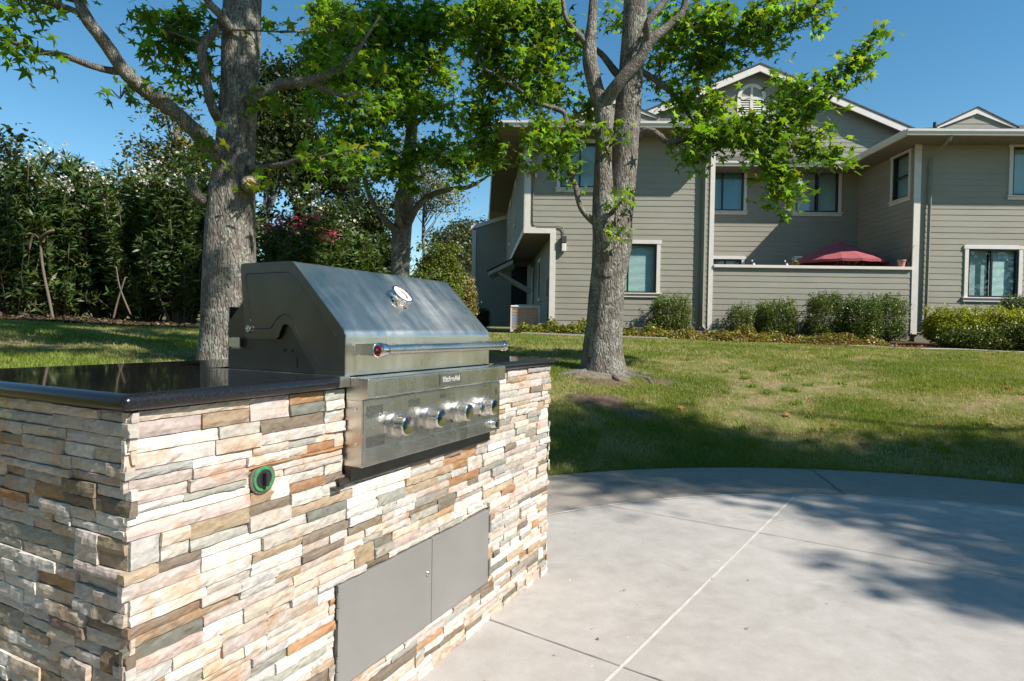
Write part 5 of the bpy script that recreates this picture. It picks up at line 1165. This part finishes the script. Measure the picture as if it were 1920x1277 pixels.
def shrub(name, label, px, Y, top, rpx, kind, seed, cat='shrub', flowers=None, base=None, group=None, bot=None, dens=1., rd=None, leaf=None, dome=False):
    """stems fan out from the ground; kind 'oleander' or 'boxwood'"""
    rng = np.random.default_rng(seed); p = at(px, top, Y); x, y = p[0], Y; zb = float(hgt(x, y)); H = p[2]-zb; r = rpx*Y/F_; ry = rd or r
    off = np.array([x, y, zb]); e = empty(name, off, 0, label, cat, group); tops = []; m_ = MB(); LP = []; LD = []
    if kind == 'oleander':
        n = int(135*dens)
        for _ in range(n):
            a = rng.uniform(0, 6.283); q = math.sqrt(rng.random()); hx = q*r*math.cos(a); hy = q*ry*math.sin(a); hh = H*(.42+.58*rng.random()**.55)*(1-.22*q*q) if rng.random() > .33 else H*rng.uniform(.12, .5)
            b = np.array([hx*.3, hy*.3, 0]); t = np.array([hx, hy, hh]); mid = (b+t)/2+np.array([hx*.12, hy*.12, .1*hh])
            ln = smooth_line([b, mid, t], 6); 
            if rng.random() < .5: m_.tube(ln, list(np.linspace(.013, .004, len(ln))), 4, cap=False)
            tops.append(t)
            L = np.array(ln); k0 = .06+.3*rng.random()
            m = int(hh*60*(1-k0)); f = k0+(1-k0)*rng.random(m); idx = f*(len(L)-1); i = np.minimum(idx.astype(int), len(L)-2); pp = L[i]+(L[i+1]-L[i])*(idx-i)[:, None]
            ax = (t-b)/np.linalg.norm(t-b); d = rng.normal(0, 1, (m, 3)); d -= ax*(d@ax)[:, None]; d /= np.linalg.norm(d, axis=1)[:, None]; d = d*.9+ax*rng.uniform(.1, .9, (m, 1))
            LP.append(pp); LD.append(d)
        P = np.concatenate(LP); D = np.concatenate(LD); N = len(P)
        V, Fc = scatter(P, rng.uniform(.7, 1.25, N)*(leaf or .165), LANCE, rng, nz=.3, dirs=D)
        c = colours(N, 4, base or (.040, .072, .020), .25, rng, .05, (.22, .20, .06))
    else:
        n = int(1500*dens); d = rng.normal(0, 1, (n, 3)); d = np.sign(d)*np.abs(d)**.75; d /= np.linalg.norm(d, axis=1)[:, None]; d[:, 2] = d[:, 2]
        lump = np.array([1+.16*noise.noise(Vector(q*2.2)+Vector((seed, 0, 0)))+.08*noise.noise(Vector(q*5)) for q in d]); rad = (rng.random(n)**.22)*lump
        zc = H*.56; b0_ = np.array([r, ry, H*.47]); P = d*rad[:, None]*b0_; sq = np.clip(np.abs(d).max(1), .6, 1); P = P/sq[:, None]**(.6 if not dome else 0)*.88+np.array([0, 0, zc]); P[:, 2] = np.maximum(P[:, 2], .04)
        PP = np.repeat(P, 7, 0)+rng.normal(0, .035, (n*7, 3)); N = len(PP)
        sp = rng.random(int(60*dens)) ; 
        for _ in range(int(26*dens)):   # untidy shoots
            a = rng.uniform(0, 6.283); q = rng.random()**.5; s0 = np.array([q*r*.9*math.cos(a), q*ry*.9*math.sin(a), H*.95]); l = rng.uniform(.05, .20); k = 14
            PP = np.concatenate([PP, s0+np.linspace(0, 1, k)[:, None]*np.array([rng.normal(0, .04), rng.normal(0, .04), l])+rng.normal(0, .012, (k, 3))])
        N = len(PP); V, Fc = scatter(PP, rng.uniform(.7, 1.3, N)*(leaf or .042), OVAL, rng, nz=.5)
        c = colours(N, 4, base or (.075, .105, .022), .28, rng, .15, (.22, .22, .04))
        for _ in range(14):
            a = rng.uniform(0, 6.283); q = rng.random()**.5; m_.tube([(0, 0, 0), (q*r*.4*math.cos(a), q*ry*.4*math.sin(a), H*.3), (q*r*.85*math.cos(a), q*ry*.85*math.sin(a), H*.85)], [.012, .009, .004], 4, cap=False)
    m_.build('stems', M['stem'], e); np_mesh('foliage', V, Fc, M['oleaf'], e, c)
    if flowers:
        fc, num, frac, zlo = flowers; T = np.array(tops); T = T[T[:, 2] > H*(zlo-.14)]; 
        if len(T):
            k = rng.choice(len(T), min(int(num*.9), len(T)), replace=False); F0 = np.repeat(T[k]+np.array([0, 0, .05]), 20, 0)+rng.normal(0, .06, (len(k)*20, 3))
            V, Fc = scatter(F0, rng.uniform(.025, .048, len(F0)), (STAR[0]*np.array([1, 1, -.6]), STAR[1]), rng, nz=.2, tilt=1.3)
            np_mesh('blossom', V, Fc, M['petal'], e, np.repeat(np.clip(np.array(fc)*rng.uniform(.8, 1.1, (len(F0), 1)), 0, .95), len(STAR[0]), 0))
    return e
W_ = (.78, .76, .70); PK = (.72, .06, .22)
hed = [(-70, 11.0, 268, 85, W_, 20, 'white oleander cut by the left edge of the picture'), (28, 10.6, 285, 80, W_, 24, 'white-flowering oleander nearest the left edge of the picture'), (120, 11.2, 278, 75, W_, 24, 'dark oleander with white blossom, second in view from the left'), (205, 11.6, 298, 70, W_, 16, 'oleander at the middle of the gap left of the thick trunk'), (275, 11.4, 305, 70, (.80, .72, .60), 34, 'oleander with cream blossom on top, left of the thick trunk'), (345, 11.2, 285, 62, W_, 34, 'tall white oleander touching the thick trunk'), (420, 12, 330, 60, W_, 20, 'white oleander hidden behind the thick trunk')]
for i, (px, Y, top, r, fc, nf, lab) in enumerate(hed):
    shrub('white_oleander', lab, px, Y, top, r, 'oleander', 60+i, flowers=(fc, nf, 1, .80), group='oleander hedge on the left', base=(.055, .095, .026) if i % 2 else (.068, .115, .030), dens=1.15, rd=.95)
shrub('pink_oleander', 'pink-flowering oleander between the thick trunk and the grill hood', 560, 12.2, 398, 78, 'oleander', 71, flowers=(PK, 40, 1, .90), base=(.065, .115, .026), rd=.8, group='oleander hedge on the left')
shrub('white_oleander', 'white oleander above and behind the pink one', 600, 13.4, 345, 60, 'oleander', 72, flowers=(W_, 12, 1, .8), base=(.05, .08, .02), rd=.8, group='oleander hedge on the left')
shrub('green_oleander', 'green oleander without flowers beside the pink one', 655, 12.6, 430, 60, 'oleander', 73, base=(.075, .125, .028), rd=.8, group='oleander hedge on the left')
shrub('green_oleander', 'low green oleander left of the slim sweetgum trunk', 715, 13.2, 440, 60, 'oleander', 74, base=(.05, .085, .02), rd=.8, group='oleander hedge on the left')
shrub('round_bush', 'bright green rounded bush right of the slim trunk', 825, 14.6, 462, 50, 'boxwood', 75, base=(.13, .17, .03), dens=2.4, leaf=.055, dome=True)
shrub('round_bush', 'rounded bush lower and left of the bright one', 795, 14.0, 515, 36, 'boxwood', 76, base=(.10, .14, .028), dens=1.5, leaf=.05, dome=True)
shrub('round_bush', 'yellowish dry bush between bright bush and building', 872, 15.4, 522, 24, 'boxwood', 77, base=(.26, .22, .09), dens=1.2, leaf=.05, dome=True)
# dead snag in the hedge
for lab, lsts in (('bare forked dead stem in front of the oleander hedge', ([(100, 600, 9.9, 2.5), (92, 560, 9.9, 2.5), (80, 500, 9.9, 2.2), (75, 445, 9.9, 2)], [(75, 450, 9.9, 2), (62, 440, 9.8, 2), (55, 470, 9.8, 1.5)], [(76, 448, 9.9, 4), (90, 436, 9.8, 3), (102, 432, 9.8, 1.5)])),
                  ('pair of thin crossing bare stems in the oleander hedge', ([(212, 600, 10.3, 1.8), (222, 560, 10.3, 1.6), (235, 520, 10.3, 1)], [(245, 590, 10.3, 1.6), (225, 540, 10.3, 1.3), (218, 500, 10.3, 1)]))):
    m_ = MB()
    for lst in lsts: limb(m_, pl(lst), 7, 4)
    tag(m_.build('dead_stem', M['twig'], smooth=True), lab, 'dead branch')
# foundation shrubs
for a in ((1259, 15.9, 553, 46, 'boxwood', 81, 'trimmed boxy shrub under the lower window right of the near tree', (.085, .12, .028), 1.2), (1388, 15.9, 571, 22, 'boxwood', 82, 'smallest shrub, before the left end of the patio wall', (.085, .115, .03), .5), (1456, 15.9, 563, 46, 'boxwood', 83, 'low wide shrub before the left half of the patio wall', (.075, .11, .025), 1.1),
          (1550, 15.7, 550, 44, 'boxwood', 84, 'tall shrub with loose shoots before the middle of the patio wall', (.065, .10, .022), 1.2), (1612, 15.5, 556, 40, 'boxwood', 85, 'bushy dark shrub between two others before the patio wall', (.06, .10, .022), 1.1), (1665, 15.7, 552, 38, 'boxwood', 86, 'trimmed shrub before the right end of the patio wall', (.07, .11, .024), 1.1),
          (1910, 15.3, 553, 32, 'boxwood', 87, 'dark shrub under the lower window at the right edge', (.05, .08, .022), 1.)):
    shrub('trimmed_shrub', a[6], a[0], a[1], a[2]+3, a[3]*.9, a[4], a[5], base=tuple(c_*1.3 for c_ in a[7]), dens=a[8], group='shrubs along the foot of the building', rd=.45)
def mound(label, px, Y, top, rpx, seed, col, rd):
    return shrub('spreading_juniper', label, px, Y, top, rpx, 'boxwood', seed, base=col, dens=2.2, rd=rd, leaf=.05, dome=True, group='yellow-green mounds in the right bed')
mound('bright yellow-green mound by the right wing downspout', 1790, 15.0, 583, 62, 91, (.26, .29, .02), .55)
mound('bright yellow-green mound under the right wing window', 1882, 14.9, 582, 62, 92, (.27, .30, .025), .6)
mound('low mound coloured as the shaded front of the bright ones', 1842, 14.0, 622, 90, 93, (.07, .10, .018), .45)  # shaded lower band of the junipers put into a darker leaf colour
mound('spreading mound in shade-dark colour at the near right end of the bed', 1925, 13.9, 612, 50, 94, (.06, .09, .016), .45)  # shade put into the leaf colour here too
shrub('trimmed_shrub', 'small dark shrub in the shade by the far left corner of the building', 905, 22, 580, 14, 'boxwood', 95, base=(.04, .06, .02), dens=.5, rd=.5, group='shrubs along the foot of the building')

# ------------------------------------------------------------------ beds, path, ground cover
def ribbon(name, far, near, mat, lift, label, cat, kind='structure', nx=60, ny=6):
    """sheet draped on the terrain between two rows of view positions"""
    f = smooth_line([(*p, 0) for p in far], 10); g = smooth_line([(*p, 0) for p in near], 10); n = min(len(f), len(g)); V = []
    for i in range(n):
        for j in range(ny):
            t = j/(ny-1); x, y = f[i][:2]*(1-t)+g[i][:2]*t; V.append((x, y, float(hgt(x, y))+lift(t)))
    Fc = [(i*ny+j, (i+1)*ny+j, (i+1)*ny+j+1, i*ny+j+1) for i in range(n-1) for j in range(ny-1)]
    mb = MB(); mb.add(V, Fc); o = mb.build(name, mat, smooth=True); tag(o, label, cat, kind=kind); return V
EW = lambda s, t: wld(s, t)[:2]
bedF = [EW(s, .35) for s in (-.2, 2, 5, 8, 11, 14, 17)]; bedN = [EW(s, t) for s, t in ((-.2, -1.35), (2, -1.45), (5, -1.55), (8, -1.9), (11, -2.6), (14, -3.1), (17, -3.2))]
ribbon('planting_bed', bedF, bedN, M['mulch'], lambda t: .012+.16*(1-t)**1.3, 'mulched planting bed along the foot of the building', 'planting bed')
ribbon('hedge_bed', [np.array(p) for p in ((-13, 13.5), (-9, 13.5), (-5, 13.5), (-2, 14.5), (-1, 16))], [np.array(p) for p in ((-12, 9.4), (-8, 9.3), (-4.6, 9.4), (-3.2, 11.0), (-1.4, 13))], M['mulch'], lambda t: .03, 'dark leaf-littered bed under the oleander hedge', 'planting bed')
pathF = [EW(s, t) for s, t in ((7.2, -2.05), (9, -2.35), (11, -2.75), (14, -3.25), (17, -3.35))]; pathN = [EW(s, t) for s, t in ((7.2, -2.35), (9, -2.85), (11, -3.35), (14, -3.9), (17, -4.0))]
ribbon('footpath', pathF, pathN, M['concrete'], lambda t: .035, 'narrow concrete footpath edging the right bed', 'path')
kb = MB(); q = [(*EW(s, t), 0) for s, t in ((-.3, -1.50), (.8, -1.55), (2, -1.58), (3.2, -1.6))]; q = [(x, y, float(hgt(x, y))+.02) for x, y, _ in q]; kb.tube(smooth_line(q, 4), .035, 5); tag(kb.build('bed_edging', M['mortar']), 'thin grey edging strip left of the near tree', 'edging', kind='structure')
def cover(name, pts, n, leaf, cols, h, label, seed, tmpl=OVAL):
    rng = np.random.default_rng(seed); P = []
    while len(P) < n:
        i = rng.integers(0, len(pts)); x, y, rx, ry = pts[i]; a = rng.uniform(0, 6.283); q = math.sqrt(rng.random()); px, py = x+q*rx*math.cos(a), y+q*ry*math.sin(a)
        hh = h*(1-q**3)*(.4+.9*abs(noise.noise(Vector((px*2.5, py*2.5, seed)))*1.6)); P.append((px, py, float(hgt(px, py))+.10*max(0, 1-q)*0+.03+hh*rng.random()**.5))
    P = np.array(P); V, Fc = scatter(P, rng.uniform(.6, 1.3, n)*leaf, tmpl, rng, nz=.8)
    ci = rng.choice(len(cols), n, p=np.array([c[1] for c in cols])/sum(c[1] for c in cols)); c = np.array([cols[i][0] for i in ci])*(1+rng.normal(0, .2, (n, 1)))
    o = np_mesh(name, V, Fc, M['oleaf'], None, np.repeat(np.clip(c, .005, .8), len(tmpl[0]), 0)); tag(o, label, 'ground cover', kind='stuff'); return o
YG = ((.28, .29, .04), 6); GR_ = ((.07, .12, .02), 4); RD = ((.26, .09, .05), 3); TN = ((.30, .20, .11), 3)
cover('ground_cover', [(*EW(s, -.95), .6, .36) for s in np.arange(.1, 3.0, .4)], 12000, .068, [YG, GR_, ((.22, .16, .05), 1)], .36, 'yellow-green leafy ground cover left of the near tree', 1)
cover('ground_cover', [(*EW(s, -1.15), .5, .42) for s in np.arange(2.6, 8.6, .4)], 17000, .062, [YG, GR_, RD, TN], .30, 'mixed green and rusty ground cover below the foundation shrubs', 2)
cover('leaf_litter', [(*EW(s, -1.0-.1*(s-7)), .7, .8) for s in np.arange(2.5, 11.5, .5)], 4200, .06, [TN, RD, ((.14, .09, .06), 3)], .05, 'dry brown leaf litter over the bed', 3)
cover('leaf_litter', [(x, 9.9+.1*x*0, 1.2, .8) for x in np.arange(-12, -2.5, .8)], 3200, .055, [((.20, .15, .10), 3), ((.13, .08, .055), 3), ((.09, .07, .05), 4)], .05, 'dry fallen leaves at the foot of the oleander hedge', 4)
# plants seen over the patio wall
def potplant(px, py, t, n, r, seed, label, col=(.10, .17, .04)):
    rng = np.random.default_rng(seed); s, z = fac(px, py, t); c = wld(s, t, z); e = empty('patio_plant', c-np.array([0, 0, .75]), 0, label, 'plant')
    P = rng.normal(0, 1, (n, 3))*np.array([r, r, r*.7]); V, Fc = scatter(P, rng.uniform(.06, .1, n), OVAL, rng); np_mesh('foliage', V+np.array([0, 0, .75]), Fc, M['oleaf'], e, colours(n, 4, col, .25, rng))
    m_ = MB(); 
    for p in P[:10]: m_.tube([(0, 0, -.6), (p[0]*.3, p[1]*.3, .3), tuple(p+np.array([0, 0, .75]))], .006, 4)
    m_.build('stems', M['stem'], e)
potplant(1597, 492, .5, 70, .13, 1, 'leafy plant peeping over the patio wall below the umbrella', (.14, .2, .07)); potplant(1495, 494, .6, 24, .06, 2, 'small bright plant peeping over the patio wall left of the umbrella', (.18, .26, .03))

# grass
def mkgrass():
    rng = np.random.default_rng(77); out = []; 
    def zone(n, y0, y1, xl, xr, hmul, wmul):
        y = y0+(y1-y0)*rng.random(n*2); x = (xl+(xr-xl)*rng.random(n*2)); X = x*y*1.0
        d = np.hypot(X-PC[0], y-PC[1])
        nz = np.array([noise.noise(Vector((a*.9, b*.9, 5)))+.5*noise.noise(Vector((a*3.1, b*3.1, 9)))+.25*noise.noise(Vector((a*9, b*9, 2))) for a, b in zip(X, y)])
        # bare soil: round the near tree foot and in worn patches
        bt = np.minimum(np.hypot((X-1.12)/.55, (y-7.25)/.42), np.hypot((X-1.75)/.42, (y-7.05)/.22)); bt = np.minimum(bt, np.hypot((X-1.05)/.42, (y-6.2)/.35)); bt = np.minimum(bt, np.hypot((X-3.0)/1.3, (y-6.9)/.32)+.3); bt = np.minimum(bt, np.hypot((X-1.2)/.4, (y-6.0)/.22)+.1); bt = np.minimum(bt, np.hypot((X-3.7)/.9, (y-6.9)/.25)+.3)
        bareness = np.clip(nz*1.7+.25+.45*np.exp(-((X-3.1)/1.7)**2-((y-7.6)/1.1)**2), 0, .95)+np.clip(1.15-bt, 0, 1)*1.1
        sT = (X-BO[0])*EY[0]+(y-BO[1])*EY[1]; sS = (X-BO[0])*EX[0]+(y-BO[1])*EX[1]
        edge = np.interp(sS, [-3, 2, 5, 8, 9, 11, 14, 17], [-1.5, -1.5, -1.65, -2.1, -2.8, -3.4, -3.9, -4.0])
        ok = (d > PR+.0) & (sT < edge) & (rng.random(n*2) > bareness*.95) & ~((X < -2.0) & (y > 9.6+.9*np.clip(X+4.5, 0, 3)))
        X, y, nz = X[ok][:n], y[ok][:n], nz[ok][:n]; out.append((X, y, nz, hmul, wmul))
    zone(95000, 4.2, 6.6, -.1, .86, 1., 1.); zone(90000, 6.6, 9, -.05, .86, 1., 1.25); zone(75000, 9, 13, -.1, .86, 1.05, 1.8); zone(40000, 13, 16, -.1, .86, 1.1, 2.4)
    zone(60000, 3.4, 10, -.9, -.25, 1.1, 1.5)
    n = 16000; a = rng.uniform(R(15), R(150), n); rr = PR+rng.exponential(.02, n)-.012; out.append((PC[0]+rr*np.cos(a), PC[1]+rr*np.sin(a), np.full(n, -.3), 1.0, 1.))
    cx = rng.uniform(-.05, .84, 180); cy = rng.uniform(5.2, 13, 260); kx, ky = [], []
    for a_, b_ in zip(cx, cy):
        if math.hypot(a_*b_-PC[0], b_-PC[1]) > PR+.1: kx.append(a_*b_+rng.normal(0, .035, 55)); ky.append(b_+rng.normal(0, .03, 55))
    out.append((np.concatenate(kx), np.concatenate(ky), np.full(55*len(kx), -.5), 1.5, 1.6))
    X = np.concatenate([o[0] for o in out]); Y = np.concatenate([o[1] for o in out]); NZ = np.concatenate([o[2] for o in out]); HM = np.concatenate([np.full(len(o[0]), o[3]) for o in out]); WM = np.concatenate([np.full(len(o[0]), o[4]) for o in out])
    N = len(X); Z = hgt(X, Y); h = HM*rng.uniform(.014, .037, N)*(1+.5*np.clip(-NZ, 0, 1)); w = WM*.0032*rng.uniform(.7, 1.4, N); a = rng.uniform(0, 6.283, N); ln = rng.normal(0, .45, (N, 2))*h[:, None]
    dx, dy = np.cos(a)*w, np.sin(a)*w
    V = np.stack([np.c_[X-dx, Y-dy, Z-.004], np.c_[X+dx, Y+dy, Z-.004], np.c_[X+ln[:, 0], Y+ln[:, 1], Z+h]], 1).reshape(-1, 3); Fc = np.arange(3*N).reshape(-1, 3)
    dry = np.clip(.28+NZ*.9+rng.normal(0, .22, N), 0, 1)[:, None]
    g = np.array([.145, .215, .03])*(1+rng.normal(0, .2, (N, 1))); g2 = np.array([.29, .32, .055]); yl = np.array([.50, .40, .22])
    mixg = np.clip(.4+.8*np.array(np.sin(X*1.7)*np.sin(Y*2.1))[:, None]+rng.normal(0, .3, (N, 1)), 0, 1); c = g*(1-mixg*.5)+g2*mixg*.5; c = c*(1-dry)+yl*dry
    o = np_mesh('grass', V, Fc, M['grass'], None, np.repeat(np.clip(c, .01, .6), 3, 0)); tag(o, 'short patchy lawn grass', 'grass', kind='stuff')
mkgrass()
# soil sheet round the near tree (dusty pale ring)
M['dust'] = plain('pale_dusty_soil', (.25, .205, .16), .95, 0, .4, 16, .02)
m_ = MB(); nseg = 40; vs = []
for k in range(4):
    for i in range(nseg):
        a = 2*math.pi*i/nseg; r = (.05, .22, .30, .38)[k]*(1+(.35*noise.noise(Vector((math.cos(a)*1.5, math.sin(a)*1.5, k*.1)))+.3*noise.noise(Vector((math.cos(a)*5, math.sin(a)*5, k*.3))))*(k/3)); x, y = 1.11+r*1.2*math.cos(a), 7.45+r*math.sin(a)-.05; vs.append((x, y, float(hgt(x, y))+(.05, .035, .014, -.004)[k]))
m_.add(vs, [(k*nseg+i, (k+1)*nseg+i, (k+1)*nseg+(i+1) % nseg, k*nseg+(i+1) % nseg) for k in range(3) for i in range(nseg)]); tag(m_.build('bare_soil', M['dust'], smooth=True), 'pale dusty soil round the foot of the near tree', 'soil', kind='structure')
M['dirt'] = plain('brown_dirt', (.18, .12, .07), .97, 0, .4, 22, .015)
for k, (px, py, Y, rx, ry, lab) in enumerate(((1235, 722, 7.2, .36, .22, 'brown dirt patch right of the near tree foot'), (1130, 745, 6.9, .42, .16, 'brown dirt patch in front of the near tree foot'), (1120, 790, 6.3, .34, .22, 'brown dirt patch in the shade near the patio'), (1190, 822, 6.0, .30, .14, 'dark dirt patch round the bare root'))):
    c = at(px, py, Y); vs = []
    for j in range(4):
        for i in range(36):
            a = 2*math.pi*i/36; r = (.02, .4, .75, 1.)[j]*(1+(.45*noise.noise(Vector((math.cos(a)*1.8+k*3, math.sin(a)*1.8, 1)))+.25*noise.noise(Vector((math.cos(a)*5+k, math.sin(a)*5, 2))))); x, y = c[0]+rx*r*math.cos(a), Y+ry*r*math.sin(a); vs.append((x, y, float(hgt(x, y))+(.010, .009, .007, -.004)[j]))
    m_ = MB().add(vs, [(j*36+i, (j+1)*36+i, (j+1)*36+(i+1) % 36, j*36+(i+1) % 36) for j in range(3) for i in range(36)]+[tuple(range(36))]); tag(m_.build('dirt_patch', M['dirt'], smooth=True), lab, 'dirt', kind='structure')
# fallen leaves
def fallen():
    rng = np.random.default_rng(5); P = []
    for px, py in ((1517, 829), (1540, 812), (1565, 806), (1440, 731), (1580, 741), (1416, 712), (1758, 803), (1800, 820), (1860, 795), (1690, 820), (1350, 722), (1275, 766), (1720, 750), (1890, 730), (1475, 780), (1620, 835), (1590, 720), (1200, 740)):
        z = .3
        for _ in range(12): g = ground_at(px, py, z); z = float(hgt(g[0], g[1]))*.6+z*.4
        P.append((g[0], g[1], z+.03))
    for px, py in ((1335, 1088), (945, 1126), (1172, 1108), (1232, 1090), (800, 1255), (1120, 1200), (1750, 1150), (1040, 1230), (1400, 1180)):
        g = G(px, py); P.append((g[0], g[1], .006))
    for _ in range(260):
        a = rng.uniform(0, 6.283); r = PR*math.sqrt(rng.random()) if rng.random() < .55 else PR-rng.exponential(.12); P.append((PC[0]+r*math.cos(a), PC[1]+r*math.sin(a), .005))
    P = np.array(P); s = np.r_[rng.uniform(.04, .07, 18), rng.uniform(.005, .010, 9), rng.uniform(.003, .009, 260)]; V, Fc = scatter(P, s, STAR, rng, nz=3.); cs = np.array([(.35, .07, .03), (.36, .16, .06), (.42, .30, .18)])[rng.integers(0, 3, len(P))]; cs[18:] *= .6
    tag(np_mesh('fallen_leaves', V, Fc, M['oleaf'], None, np.repeat(cs, len(STAR[0]), 0)), 'scattered red and tan fallen leaves', 'fallen leaves', kind='stuff')
fallen()

# ------------------------------------------------------------------ camera, sun, sky
cam = bpy.data.cameras.new('camera'); co = bpy.data.objects.new('camera', cam); COL.objects.link(co)
cam.sensor_width = 36; cam.sensor_fit = 'HORIZONTAL'; cam.lens = F_/1920*36; cam.clip_end = 2000; cam.clip_start = .05
co.matrix_world = Matrix.Translation((0, 0, EYE)) @ Matrix.Rotation(R(90)-PITCH, 4, 'X') @ Matrix.Rotation(ROLL, 4, 'Z')
S.camera = co
sd = Vector((.89, -.545, 1.0)).normalized(); el = math.asin(sd.z)
sun = bpy.data.lights.new('sun', 'SUN'); sun.energy = 4.8; sun.angle = R(.75); sun.color = (1, .95, .88)
so_ = bpy.data.objects.new('sun', sun); COL.objects.link(so_); so_.rotation_euler = sd.to_track_quat('Z', 'Y').to_euler(); so_.location = (20, -8, 20)
w = bpy.data.worlds.new('World'); S.world = w; w.use_nodes = True; nt = w.node_tree
sky = nt.nodes.new('ShaderNodeTexSky'); sky.sky_type = 'NISHITA'; sky.sun_disc = False; sky.sun_elevation = el; sky.sun_rotation = math.atan2(sd.x, sd.y)
sky.air_density = 1.; sky.dust_density = .0; sky.ozone_density = 1.6; sky.altitude = 50
hs = nt.nodes.new('ShaderNodeHueSaturation'); hs.inputs['Saturation'].default_value = 1.28; hs.inputs['Value'].default_value = 1.12; hs.inputs['Hue'].default_value = .488
nt.links.new(sky.outputs[0], hs.inputs['Color']); nt.links.new(hs.outputs[0], nt.nodes['Background'].inputs[0]); nt.nodes['Background'].inputs[1].default_value = .082
S.view_settings.view_transform = 'Standard'; S.view_settings.look = 'None'; S.view_settings.exposure = 0.7; S.view_settings.gamma = 1
S.cycles.max_bounces = 8; S.cycles.transparent_max_bounces = 12; S.cycles.use_denoising = True
